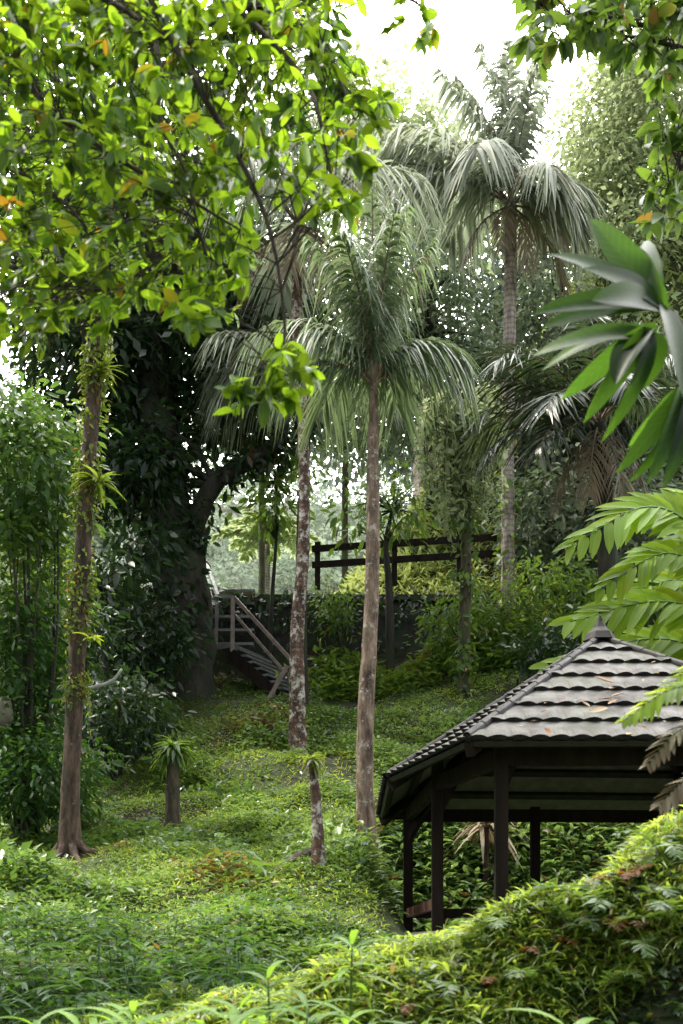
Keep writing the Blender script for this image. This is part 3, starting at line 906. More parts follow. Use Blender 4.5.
# ------------------------------------------------------------------ broadleaf trees
def crown(root, blobs, mat, L, Wr, per=14, kind='simple', name='crown', spread=.35, grav=.3, droop=0., shell=.55, branch_from=None, branch_mat='bark_dark', brad=.05):
    """blobs: (x, y, rx, ry in picture pixels, depth, depth radius, clumps)"""
    mb = MB()
    allc = []
    for (x, y, rx, ry, Y, rd, n) in blobs:
        c = at(x, y, Y)
        rad = np.array([rx * Y / F, rd, ry * Y / F])
        dirs = rdir(n)
        rr = R.random(n) ** (1 / 3.) * (1 - shell) + shell * R.uniform(.65, 1.08, n)
        wob = 1 + .22 * np.sin(3 * dirs[:, 0] * 2 + x) * np.sin(4 * dirs[:, 2] + y) + .12 * R.normal(size=n)
        allc.append(c + dirs * rad * (rr * wob)[:, None])
    C_ = np.concatenate(allc)
    n = len(C_)
    k = n * per
    cr = np.repeat(R.random(n), per)
    off = R.normal(size=(k, 3)) * spread * np.array([1, 1, .6])
    P = np.repeat(C_, per, 0) + off
    d = nrm(off + rdir(k) * spread * .7 + np.array([0, 0, -.1]))
    nor = nrm(np.array([0, 0, 1.]) + .55 * R.normal(size=(k, 3)))
    ll = R.uniform(*L, k)
    mb.leaves(P, d, nor, ll, ll * Wr * R.uniform(.8, 1.2, k), kind, grav=grav, droop=droop, rnd=np.clip(.55 * cr + .45 * R.random(k), 0, 1))
    o = mb.build(name, mat, root)
    if branch_from is not None:
        bm = MB()
        pick = C_[R.choice(n, min(n, 60), replace=False)]
        src = np.asarray(branch_from)
        for p in pick:
            s0 = src[np.argmin(np.linalg.norm(src - p, axis=1) + R.random(len(src)) * .5)]
            midp = (s0 + p) / 2 + R.normal(size=3) * .15 * np.linalg.norm(p - s0) * .4 + [0, 0, .1 * np.linalg.norm(p - s0)]
            bm.tube([s0, midp, p], [brad, brad * .55, brad * .15], 5, sub=8)
        bm.build('limb', branch_mat, root)
    return C_


def tree(label, px, Y, rad, bark, blobs, mat, L, Wr, per=14, cat='tree', name='tree', spread=.35, kind='simple', flare=.5, limbs=(), brad=.05, grav=.3, group=None, base=None):
    b0 = base_at(px[0][0], Y) if base is None else base
    root = thing(name, b0, label, cat, group)
    P = [b0] + [at(q[0], q[1], q[2] if len(q) > 2 else Y) for q in px[1:]]
    trunk_tube(root, P, rad, bark, 14, .05, flare=flare)
    src = [P[-1], P[-2] * .4 + P[-1] * .6]
    for lp, lr in limbs:
        Q = [at(*q) for q in lp]
        trunk_tube(root, Q, lr, bark, 10, .05, 24, name='limb')
        src += Q[2:]
    if blobs:
        crown(root, blobs, mat, L, Wr, per, kind, spread=spread, grav=grav, branch_from=src, branch_mat=bark, brad=brad)
    return root


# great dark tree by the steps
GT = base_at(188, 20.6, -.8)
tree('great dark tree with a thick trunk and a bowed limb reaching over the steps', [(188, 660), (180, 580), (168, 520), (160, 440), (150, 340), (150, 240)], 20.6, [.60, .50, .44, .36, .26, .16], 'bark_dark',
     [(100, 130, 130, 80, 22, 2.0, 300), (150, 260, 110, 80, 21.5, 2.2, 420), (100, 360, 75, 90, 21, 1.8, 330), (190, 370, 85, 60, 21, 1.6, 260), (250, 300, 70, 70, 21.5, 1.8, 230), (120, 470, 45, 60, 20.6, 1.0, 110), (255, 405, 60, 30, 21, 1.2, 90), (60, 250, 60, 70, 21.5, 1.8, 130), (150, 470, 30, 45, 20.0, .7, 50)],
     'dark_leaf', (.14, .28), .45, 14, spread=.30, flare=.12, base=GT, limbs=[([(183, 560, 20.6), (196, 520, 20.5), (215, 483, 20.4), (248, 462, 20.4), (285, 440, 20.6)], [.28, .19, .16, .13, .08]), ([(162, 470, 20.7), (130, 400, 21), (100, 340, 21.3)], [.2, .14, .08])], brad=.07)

# sprays hanging near the gap under the bowed limb
def sprig_tree(label, base_px, Y, blobs, mat, L, Wr, per, rad, name, cat, spread=.25, kind='oval', bark='bark_dark', group=None):
    b0 = base_at(base_px[0][0], Y)
    root = thing(name, b0, label, cat, group)
    P = [b0] + [at(x, y, Y) for x, y in base_px[1:]]
    trunk_tube(root, P, rad, bark, 8, .04, 20)
    crown(root, blobs, mat, L, Wr, per, kind, 'foliage', spread, branch_from=P[1:], branch_mat=bark, brad=.02)
    return root


sprig_tree('slim dark sapling with a few leaves standing below the fence', [(391, 655), (389, 590), (386, 545), (392, 510)], 21.3, [(375, 515, 35, 25, 21.3, .5, 26), (408, 500, 25, 22, 21.3, .5, 18)], 'mid_leaf', (.12, .22), .4, 9, [.09, .07, .05, .03], 'sapling', 'sapling')
sprig_tree('thin sapling with hanging leaf sprays in the gap over the steps', [(268, 700), (272, 600), (276, 540), (276, 480)], 21.8, [(278, 490, 18, 22, 21.6, .5, 20), (268, 515, 12, 14, 21.6, .4, 8), (288, 465, 22, 18, 21.6, .5, 16)], 'mid_leaf', (.14, .24), .42, 9, [.05, .04, .03, .02], 'sapling', 'sapling')

# broad misty tree on the sunny side
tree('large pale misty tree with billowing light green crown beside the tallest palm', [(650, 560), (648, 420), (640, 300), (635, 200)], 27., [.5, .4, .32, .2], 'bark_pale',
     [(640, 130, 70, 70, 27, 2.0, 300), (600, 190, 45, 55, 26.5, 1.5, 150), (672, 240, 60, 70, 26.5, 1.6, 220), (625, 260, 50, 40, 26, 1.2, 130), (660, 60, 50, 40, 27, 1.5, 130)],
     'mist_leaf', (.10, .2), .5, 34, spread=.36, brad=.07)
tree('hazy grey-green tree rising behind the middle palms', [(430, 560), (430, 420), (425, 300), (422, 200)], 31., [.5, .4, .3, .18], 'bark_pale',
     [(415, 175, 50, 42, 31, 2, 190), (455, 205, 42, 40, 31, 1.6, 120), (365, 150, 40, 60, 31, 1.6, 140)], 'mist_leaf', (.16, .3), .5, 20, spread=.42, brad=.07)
tree('dark thin-leaved tree showing between the palm trunks above the fence', [(432, 580), (430, 470), (432, 380), (428, 300)], 25.5, [.1, .09, .08, .05], 'bark_dark',
     [(432, 290, 52, 58, 25.5, 1.5, 170), (400, 340, 40, 45, 25.5, 1.2, 80), (470, 350, 30, 35, 25.5, 1, 40), (375, 420, 45, 40, 25.5, 1, 90), (330, 400, 40, 40, 25.5, 1, 60)], 'back_leaf', (.14, .26), .42, 12, spread=.32, brad=.05)
tree('leafy tree filling the slope behind the shaggy palm', [(575, 560), (572, 480), (565, 400), (570, 330)], 24.5, [.3, .24, .18, .1], 'bark_dark',
     [(575, 400, 70, 70, 24.5, 1.6, 260), (650, 420, 60, 80, 24, 1.6, 240), (560, 520, 60, 50, 23, 1.2, 170), (645, 540, 60, 70, 22, 1.2, 200), (545, 310, 40, 40, 24.5, 1.2, 80)], 'back_leaf', (.14, .28), .45, 13, spread=.32, brad=.05)
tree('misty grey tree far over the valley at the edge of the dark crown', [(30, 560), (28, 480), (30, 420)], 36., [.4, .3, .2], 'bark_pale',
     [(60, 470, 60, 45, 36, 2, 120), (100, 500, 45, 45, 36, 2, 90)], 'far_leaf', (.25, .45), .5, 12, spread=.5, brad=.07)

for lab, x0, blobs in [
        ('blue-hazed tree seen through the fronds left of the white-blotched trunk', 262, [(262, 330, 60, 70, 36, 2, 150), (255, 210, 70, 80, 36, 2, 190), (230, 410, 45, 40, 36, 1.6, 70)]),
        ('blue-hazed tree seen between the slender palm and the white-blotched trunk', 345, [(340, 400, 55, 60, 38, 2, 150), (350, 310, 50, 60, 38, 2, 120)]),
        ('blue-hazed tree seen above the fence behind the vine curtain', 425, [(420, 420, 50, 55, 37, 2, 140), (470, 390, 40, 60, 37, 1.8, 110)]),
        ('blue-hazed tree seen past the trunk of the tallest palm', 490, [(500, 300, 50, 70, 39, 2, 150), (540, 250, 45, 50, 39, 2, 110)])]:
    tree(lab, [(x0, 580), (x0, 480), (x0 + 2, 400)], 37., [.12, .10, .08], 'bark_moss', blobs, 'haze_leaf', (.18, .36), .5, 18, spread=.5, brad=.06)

# tree with epiphytes at the lawn edge
b0 = base_at(69, 12.4)
root = thing('tree', b0, 'straight dark trunk wrapped in yellow-green epiphytes at the shrub edge of the lawn', 'tree')
P = [b0] + [at(x, y, 12.4) for x, y in ((71, 780), (79, 620), (86, 500), (95, 380), (103, 300), (108, 180))]
trunk_tube(root, P, [.125, .098, .088, .082, .08, .075, .06], 'bark_red', 14, .05, flare=.9)
rt = MB()
for a in (200, 250, 300, 340, 30):
    d = np.array([math.cos(math.radians(a)), math.sin(math.radians(a)), 0])
    q = [b0 + d * r_ for r_ in (.08, .2, .34, .5)]
    q = [np.array([v[0], v[1], float(ground(np.array([v[0]]), np.array([v[1]]))[0]) + h]) for v, h in zip(q, (.22, .08, .02, -.04))]
    rt.tube(q, [.055, .04, .028, .015], 6, sub=10)
rt.build('root', 'bark_red', root)
crown(root, [(115, 150, 55, 50, 12.6, 1.0, 36), (80, 230, 40, 35, 12.6, .8, 16)], 'mid_leaf', (.12, .22), .45, 10, 'oval', spread=.2, branch_from=P[-2:], branch_mat='bark_red', brad=.03)


def creeper(label, path, Y, r_, n, mat, L, Wr, spread=.05):
    Q = spline([at(x, y, Y) for x, y in path], np.linspace(0, len(path) - 1, n))
    a = R.random(n) * 2 * PI
    out_ = np.stack([np.cos(a), np.sin(a), R.normal(size=n) * .35 - .1], -1)
    mb = MB()
    pat = (np.sin(Q[:, 2] * 5.0 + 1) + np.sin(Q[:, 2] * 11) * .6 + R.normal(size=n) * .7) > -.2
    ll = R.uniform(*L, n)
    P = Q + out_ * r_ + R.normal(size=(n, 3)) * spread
    mb.leaves(P[pat], nrm(rdir(n)[pat] + [0, 0, -.35] + .35 * out_[pat]), nrm(out_[pat] + np.array([0, 0, .5]) + .35 * R.normal(size=(pat.sum(), 3))), ll[pat], ll[pat] * Wr, 'oval', grav=.25)
    o = mb.build('creeper', mat, origin=at(*path[0], Y))
    return tag(o, label, 'creeper')


creeper('yellow-green creeper clinging to the straight dark trunk at the lawn edge', [(75, 700), (79, 620), (86, 500), (95, 380), (100, 330)], 12.4, .10, 4200, 'epiphyte', (.035, .075), .55, .035)
creeper('dark leafy creeper covering the thick trunk of the great dark tree', [(186, 650), (180, 580), (170, 520), (162, 450)], 20.5, .42, 1500, 'dark_leaf', (.12, .24), .5, .08)
creeper('dark creeper hanging along the bowed limb of the great dark tree', [(184, 560), (196, 520), (215, 483), (248, 462), (285, 440)], 20.45, .2, 900, 'dark_leaf', (.10, .2), .5, .10)
creeper('sparse creeper on the mossy trunk under the tallest palm', [(508, 680), (508, 560), (508, 440)], 22., .18, 420, 'mid_leaf', (.10, .18), .5)


def rosette(name, pos, n, L, W, label, cat, mat='epiphyte', up=(.1, .95), droop=.35, kind='fine', group=None, grav=.3):
    mb = MB()
    d = rdir(n, *up)
    mb.leaves(np.asarray(pos) + R.normal(size=(n, 3)) * .015, d, nrm(np.array([0, 0, 1.]) - d * d[:, 2:3] + 1e-3), R.uniform(.7, 1.1, n) * L, W, kind, droop=droop, fold=.35, grav=grav)
    return tag(mb.build(name, mat, origin=pos), label, cat, group)


rosette('bromeliad', at(101, 372, 12.3), 30, .26, .03, 'topmost bromeliad with thin curved leaves on the epiphyte-covered trunk', 'bromeliad', droop=.5)
rosette('bromeliad', at(97, 482, 12.28), 26, .25, .045, 'strap-leaved pale bromeliad halfway up the epiphyte-covered trunk', 'bromeliad', droop=.6)
rosette('bromeliad', at(92, 640, 12.3), 9, .20, .06, 'small broad-leaved bright epiphyte low on the epiphyte-covered trunk', 'bromeliad', 'bright')


def stub(label, px, Y, rad, bark, name='tree_stump', cat='tree stump'):
    b0 = base_at(px[0][0], Y)
    root = thing(name, b0, label, cat)
    P = [b0] + [at(x, y, Y) for x, y in px[1:]]
    trunk_tube(root, P, rad, bark, 12, .06, 24, flare=.5)
    return P


P = stub('short upright dead trunk with a leafy tuft on top in the open lawn', [(172, 822), (173, 785), (174, 750)], 14.4, [.10, .085, .085], 'bark_moss')
rosette('epiphyte', P[-1] + [0, 0, .02], 80, .30, .055, 'leafy epiphyte tuft crowning the short upright dead trunk', 'epiphyte', 'mid_leaf', (-.5, .95), .5)
P = stub('thin leaning white-scarred dead trunk near the palm with a bromeliad on top', [(320, 880), (317, 820), (313, 762)], 11.15, [.07, .052, .044], 'bark_white')
rosette('bromeliad', P[-1] + [0, 0, .02], 34, .16, .035, 'small yellow-green bromeliad topping the thin leaning dead trunk', 'bromeliad', 'epiphyte', (-.4, .95), .5)

# vine draped trunk
b0 = base_at(464, 19.6)
root = thing('tree', b0, 'thin dark trunk hidden at its top by a curtain of pale vines', 'tree')
P = [b0] + [at(x, y, 19.6) for x, y in ((464, 650), (466, 560), (465, 480), (462, 395))]
trunk_tube(root, P, [.12, .10, .09, .085, .06], 'bark_moss', 12, .06)
root2 = thing('hanging_vine', at(463, 395, 19.6), 'curtain of pale small-leaved vines hanging from the top of the thin dark trunk', 'vine')
mb, st = MB(), MB()
for k in range(64):
    x0 = 463 + R.normal() * 20
    x0 = min(max(x0, 426), 500)
    y0, y1 = 400 + abs(x0 - 463) * .45 + R.normal() * 8, R.uniform(440, 545 - abs(x0 - 463) * .9)
    if y1 - y0 < 25:
        y1 = y0 + 30
    dY = R.normal() * .35
    Q = np.array([at(463 + (x0 - 463) * .5, y0 - 8, 19.6 + dY * .5), at(x0, y0, 19.6 + dY), at(x0 + R.normal() * 3, (y0 + y1) / 2, 19.6 + dY), at(x0 + R.normal() * 4, y1, 19.6 + dY)])
    st.tube(Q, [.012, .01, .008, .004], 4, sub=8)
    n = int((y1 - y0) * .9)
    t = R.random(n) * 3
    C_ = spline(Q, t) + R.normal(size=(n, 3)) * .05
    ll = R.uniform(.08, .17, n)
    mb.leaves(C_, rdir(n, -.9, .3), nrm(np.array([0, -.3, 1.]) + .6 * R.normal(size=(n, 3))), ll, ll * .5, 'oval', grav=.3)
mb.build('foliage', 'mist_leaf', root2)
st.build('stem', 'bark_moss', root2)
creeper('leafy creeper climbing the lower half of the vine-curtained trunk', [(464, 712), (464, 650), (466, 560), (465, 490)], 19.6, .13, 700, 'mid_leaf', (.09, .17), .5, .07)

# trunk under the tallest palm's neighbour: dark mossy trunk behind the gazebo
# thin saplings at the dark edge
for k, (x, y0, y1, Y) in enumerate([(137, 700, 560, 19.2), (101, 690, 590, 18.5)]):
    sprig_tree(['straight thin sapling in the shade below the great dark tree', 'thin pale sapling behind the epiphyte-covered trunk'][k], [(x, y0), (x + 1, (y0 + y1) / 2), (x, y1)], Y,
               [(x, y1 - 10, 26, 22, Y, .5, 30)], 'dark_leaf', (.14, .24), .42, 9, [.06, .05, .03], 'sapling', 'sapling')


# ------------------------------------------------------------------ shrubs
def shrub(label, x, y, rx, ry, Y, rd, n, mat, L, Wr, per=11, kind='oval', group=None, spread=.16, cat='shrub', grav=.12):
    L, n = (L[0] * .62, L[1] * .72), int(n * 1.5)
    c = at(x, y, Y)
    b0 = onground(c[0], Y, -.02)
    root = thing('shrub', b0, label, cat, group)
    sm_ = MB()
    for q in range(6):
        tip = c + rdir(1)[0] * np.array([rx * Y / F, rd, ry * Y / F]) * .7
        sm_.tube([b0 + rdir(1)[0] * [.08, .08, 0], (b0 + tip) / 2 + R.normal(size=3) * .08, tip], [.025, .018, .006], 5, sub=8)
    sm_.build('stem', 'bark_dark', root)
    crown(root, [(x, y, rx, ry, Y, rd, n)], mat, L, Wr, per, kind, 'foliage', spread, grav)
    return root


shrub('glossy broad-leaved shrub lit from above beside the epiphyte-covered trunk', 28, 470, 52, 75, 13.6, .8, 190, 'glossy_leaf', (.13, .24), .42)
shrub('bright-edged bushy shrub under the glossy shrub', 20, 560, 45, 55, 14, .8, 110, 'mid_leaf', (.12, .2), .42)
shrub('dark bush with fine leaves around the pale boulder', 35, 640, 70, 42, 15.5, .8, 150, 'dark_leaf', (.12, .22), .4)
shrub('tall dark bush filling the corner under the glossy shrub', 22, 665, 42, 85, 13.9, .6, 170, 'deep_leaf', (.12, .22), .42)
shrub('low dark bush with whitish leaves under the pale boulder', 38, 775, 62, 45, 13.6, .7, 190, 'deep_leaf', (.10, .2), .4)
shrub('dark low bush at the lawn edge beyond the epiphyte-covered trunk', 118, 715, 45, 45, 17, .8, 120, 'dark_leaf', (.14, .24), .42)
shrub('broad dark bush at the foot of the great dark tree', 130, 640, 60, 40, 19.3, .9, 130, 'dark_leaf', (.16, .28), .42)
shrub('mid-green shrub on the bank between the mossy trunks', 470, 630, 50, 40, 20.8, .7, 110, 'mid_leaf', (.12, .24), .4)
shrub('bushy shrub spilling over the bank behind the tallest palm', 555, 610, 55, 50, 21, .8, 170, 'mid_leaf', (.12, .24), .4)
shrub('dark leafy shrub close behind the gazebo finial', 565, 655, 50, 35, 19, .7, 90, 'dark_leaf', (.12, .24), .4)
shrub('yellow-flecked shrub against the stone wall beneath the fence', 335, 610, 22, 22, 21.8, .4, 34, 'mid_leaf', (.10, .2), .4)
shrub('dark shrub hiding the wall beside the great dark trunk', 105, 590, 60, 35, 21, .9, 120, 'dark_leaf', (.16, .28), .42)

# pale boulder, bleached log, fallen branch
def boulder(x, y, Y, r_, label):
    c = at(x, y, Y)
    mb = MB()
    nu, nv = 20, 12
    V = []
    for i_ in range(nv + 1):
        for j_ in range(nu):
            th, ph = PI * i_ / nv, 2 * PI * j_ / nu
            d = np.array([math.sin(th) * math.cos(ph), math.sin(th) * math.sin(ph), math.cos(th)])
            k = 1 + .15 * math.sin(3 * d[0] + 1) * math.sin(4 * d[2]) + .1 * math.sin(5 * d[1] + 2 * d[0])
            V.append(c + d * k * np.array(r_))
    q = [[i_ * nu + j_, i_ * nu + (j_ + 1) % nu, (i_ + 1) * nu + (j_ + 1) % nu, (i_ + 1) * nu + j_] for i_ in range(nv) for j_ in range(nu)]
    mb.add(V, q)
    return tag(mb.build('boulder', 'rock', origin=c), label, 'boulder')


boulder(3, 712, 13.4, (.11, .16, .2), 'pale beige boulder half hidden in the dark bushes')
lg = MB()
lg.tube([at(78, 690, 13.2), at(98, 686, 13.2), (at(112, 681, 13.15)), at(122, 669, 13.15)], [.016, .024, .022, .014], 8, sub=20, rough=.08)
tag(lg.build('fallen_branch', 'log', origin=at(98, 686, 13.2)), 'bleached white crooked branch lying across dark bushes', 'branch')
lg = MB()
pp = [onground(*q) for q in ((-.62, 11.3, .03), (-.35, 11.6, .10), (0., 12.0, .10), (.22, 12.35, .08), (.42, 12.8, .03))]
lg.tube(pp, [.04, .06, .05, .045, .02], 8, sub=26, rough=.1)
tag(lg.build('fallen_branch', 'root', origin=pp[2]), 'dark fallen branch on the lawn between the leaning trunk and the palm', 'branch')

# plant with dry hanging leaves behind the gazebo
b0 = base_at(486, 13.6)
root = thing('dracaena_plant', b0, 'plant with drooping brown strap leaves standing behind the gazebo posts', 'plant')
trunk_tube(root, [b0, at(486, 860, 13.6), at(486, 820, 13.6)], [.04, .035, .03], 'bark_red', 8, .05, 12)
mb = MB()
n = 44
d = rdir(n, -.4, .9)
mb.leaves(at(486, 824, 13.6) + R.normal(size=(n, 3)) * .03, d, nrm(np.array([0, 0, 1.]) - d * d[:, 2:3] + 1e-3), R.uniform(.35, .7, n), .05, 'fine', grav=.8)
mb.build('dry_leaves', ['palm_dead'], root)

# ------------------------------------------------------------------ far hillside forest
def forest():
    mb = MB()
    n = 800
    X, Y = R.uniform(-60, 45, n), R.uniform(40, 105, n)
    Z = ground(X, Y) + R.uniform(1, 4, n)
    per = 120
    size = R.uniform(1.2, 2.6, n)
    d = rdir(n * per, -.2, 1)
    P = np.repeat(np.stack([X, Y, Z], -1), per, 0) + d * np.repeat(size, per)[:, None] * R.uniform(.7, 1.1, n * per)[:, None] * np.array([1, 1, .9])
    ll = R.uniform(.22, .55, n * per)
    mb.leaves(P, nrm(d + rdir(n * per) * .9), nrm(d + np.array([0, 0, .7]) + .4 * R.normal(size=(n * per, 3))), ll, ll * .7, 'simple', grav=.3,
              rnd=np.clip(np.repeat(R.random(n), per) * .7 + R.random(n * per) * .3, 0, 1))
    tag(mb.build('distant_forest', 'far_leaf'), kind='stuff')


forest()
# tree fern in the gap
b0 = onground((268 - HX) * 40 / F, 40., 0)
root = thing('tree_fern', b0, 'pale umbrella-shaped tree fern far beyond the wall', 'tree fern')
trunk_tube(root, [b0, at(267, 590, 40), at(267, 545, 40)], [.13, .12, .10], 'bark_pale', 8, .05, 12)
for k in range(13):
    frond(root, at(267, 545, 40), 2 * PI * k / 13 + R.normal() * .1, math.radians(R.uniform(28, 50)), 2.0, math.radians(75), .5, 34, .16, 'mist_leaf', .25, thick=.03, fwd=.3)

# ------------------------------------------------------------------ overhanging canopy close to the camera
def inpoly(x, y, poly):
    ins = False
    j_ = len(poly) - 1
    for i_ in range(len(poly)):
        xi, yi, xj, yj = *poly[i_], *poly[j_]
        if (yi > y) != (yj > y) and x < (xj - xi) * (y - yi) / (yj - yi) + xi:
            ins = not ins
        j_ = i_
    return ins


def sprays(root, tips, srcs, L, W, mat, nl=(4, 8), twig=.006, bmat='branch', hang=.25, name='foliage', kind='fine', fdown=-.3):
    mb = MB()
    srcs = np.asarray(srcs)
    for p in tips:
        dist = np.linalg.norm(srcs - p, axis=1)
        s0 = srcs[np.argmin(dist + R.random(len(srcs)) * .15)]
        v = p - s0
        midp = (s0 + p) / 2 + R.normal(size=3) * .05 + [0, 0, .08 * np.linalg.norm(v)]
        mb.tube([s0, midp, p], [twig, twig * .7, twig * .35], 4, 1, sub=8, cap=False)
        n = R.integers(*nl)
        ax = nrm(v * .6 + [0, 0, fdown * np.linalg.norm(v)] + R.normal(size=3) * .1)
        d = nrm(rdir(n) + ax * .75 + np.array([0, 0, -hang]))
        back = R.random(n) * .10
        nor = nrm(np.array([0, -.15, 1.]) + .55 * R.normal(size=(n, 3)))
        ll = R.uniform(*L, n)
        mb.leaves(p - nrm(p - midp) * back[:, None], d, nor, ll, ll * W * R.uniform(.75, 1.2, n), kind, droop=R.uniform(-.05, .32, n), fold=.35, rnd=np.clip(R.random() * .75 + R.random(n) * .3, 0, 1))
    mb.build(name, [mat, bmat], root)


def branch_pts(root, paths, rad, mat='branch'):
    pts = []
    for pth in paths:
        Q = spline([at(*q) for q in pth], np.linspace(0, len(pth) - 1, 22))
        mb = MB()
        mb.tube(Q, np.linspace(rad, rad * .25, 22), 7, rough=.06)
        mb.build('branch', mat, root)
        pts.append(Q)
    return np.concatenate(pts)


root = thing('overhanging_tree', at(-60, -60, 5.5), 'overhanging tree branches full of glowing yellow-green leaves across the upper corner', 'tree')
paths = [[(-30, -60, 5.6), (60, -20, 5.4), (150, 30, 5.3), (160, 120, 5.2), (185, 170, 5.1), (200, 235, 5.0)],
         [(120, -50, 5.8), (155, 35, 5.5), (230, 15, 5.6), (260, 5, 5.7), (320, 40, 5.5), (355, 120, 5.4)],
         [(-40, 110, 5.9), (0, 160, 5.8), (40, 185, 5.7), (80, 220, 5.6), (110, 290, 5.5)],
         [(-40, 20, 5.4), (10, 60, 5.4), (50, 110, 5.3), (120, 160, 5.2), (190, 200, 5.2), (240, 230, 5.1)],
         [(150, 0, 5.0), (200, 90, 4.9), (235, 150, 4.9), (270, 230, 4.8), (285, 330, 4.8), (272, 372, 4.8)],
         [(180, -40, 5.5), (260, 30, 5.4), (310, 90, 5.3), (330, 170, 5.2), (340, 205, 5.2)],
         [(-40, 250, 6.3), (20, 270, 6.2), (60, 300, 6.1), (95, 330, 6.0)],
         [(250, -60, 5.), (330, -15, 5.), (400, -5, 4.9), (428, 12, 4.9)]]
src = branch_pts(root, paths, .017)
poly = [(-40, -40), (330, -40), (345, 40), (395, 110), (360, 165), (300, 190), (262, 215), (235, 320), (190, 330), (170, 300), (118, 310), (95, 340), (60, 335), (30, 360), (-40, 360)]
tips = []
while len(tips) < 780:
    x, y = R.uniform(-40, 400), R.uniform(-40, 362)
    if inpoly(x, y, poly):
        if R.random() < .35 and x > 230:
            continue
        tips.append(at(x, y, R.uniform(4.6, 6.6)))
for x, y in [(272, 372), (300, 352), (240, 392), (262, 405), (290, 395), (276, 350), (255, 375), (310, 372), (230, 408), (290, 378), (185, 318), (205, 312), (340, 190), (350, 205), (333, 205), (352, 150), (372, 160)]:
    tips.append(at(x, y, 4.5 + R.normal() * .1))
    tips.append(at(x + R.normal() * 8, y + R.normal() * 8, 4.5 + R.normal() * .1))
for x, y in [(410, 18), (425, 22), (438, 35), (400, 5), (355, 8), (420, 42)]:
    tips.append(at(x, y, 4.9 + R.normal() * .1))
tips2 = []
while len(tips2) < 300:
    x, y = R.uniform(-40, 390), R.uniform(-40, 300)
    if inpoly(x, y, poly) and R.random() > y / 330.:
        tips2.append(at(x, y, R.uniform(5.6, 7.2)))
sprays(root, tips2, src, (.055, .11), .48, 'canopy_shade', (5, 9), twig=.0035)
tips += [np.array([R.uniform(-2.6, -.2), R.uniform(4.0, 4.9), R.uniform(5.2, 6.2)]) for _ in range(70)]  # unseen sprays above the view, added to shade the bank face
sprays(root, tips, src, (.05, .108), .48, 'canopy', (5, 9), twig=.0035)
unseen_trunk = [onground(-5.6, 7.2, -.3), np.array([-5.5, 7.3, 1.5]), np.array([-5.2, 7.2, 4.]), np.array([-4.6, 7., 6.5])]  # out-of-view trunk added to carry the shading crown
trunk_tube(root, unseen_trunk, [.3, .24, .2, .14], 'bark_dark', 12, .05)
mb = MB()
shade_clumps = np.array([-4.6, 8.6, 5.2]) + rdir(330) * np.array([1.5, 1.7, 1.6]) * R.random((330, 1)) ** .4  # unseen crown added beside the view to shade the hollow
P_ = np.repeat(shade_clumps, 12, 0) + R.normal(size=(3960, 3)) * .16
mb.leaves(P_, rdir(3960), nrm(np.array([0, 0, 1.]) + .5 * R.normal(size=(3960, 3))), R.uniform(.09, .16, 3960), .065, 'oval', grav=.2)
mb.build('crown', 'canopy', root)

root = thing('overhanging_tree', at(720, -40, 7.), 'dusky leafy branch reaching in across the bright sky at the top', 'tree')
src = branch_pts(root, [[(740, -30, 7.), (690, 10, 7.), (640, 25, 7.), (590, 12, 7.), (545, 20, 7.)], [(740, 60, 7.2), (690, 50, 7.2), (650, 40, 7.1), (620, 35, 7.)], [(740, 160, 7.4), (700, 150, 7.3), (670, 190, 7.2), (660, 215, 7.2)]], .022)
tips = [at(R.uniform(518, 700), R.uniform(-20, 52) if R.random() < .75 else R.uniform(-10, 75), R.uniform(6.6, 7.4)) for _ in range(95)]
tips += [at(R.uniform(650, 700), R.uniform(60, 230), R.uniform(6.8, 7.4)) for _ in range(40)]
tips = [t_ for t_ in tips if not (t_[0] / t_[1] * F + HX < 600 and HY - t_[2] / t_[1] * F > 52)]
sprays(root, tips, src, (.09, .15), .5, 'mid_leaf', (4, 8))


# ------------------------------------------------------------------ big-leaved plants at the side
def aimed_leaf(mb, a, b, W, bend=.15, kind='big', nor=None, rnd=None, fold=.18, grav=0.):
    a, b = np.asarray(a), np.asarray(b)
    d = b - a
    L_ = np.linalg.norm(d)
    nor = nrm(np.array([0, -.55, .85]) if nor is None else np.asarray(nor, float) * [1, 1.3, .45])
    mb.leaves(a, nrm(d) + nrm(nor) * bend * 1.3, nor, L_ * 1.04, W, kind, droop=bend * 1.4 + .05, fold=fold * R.uniform(.6, 2.6), rnd=rnd, grav=grav)


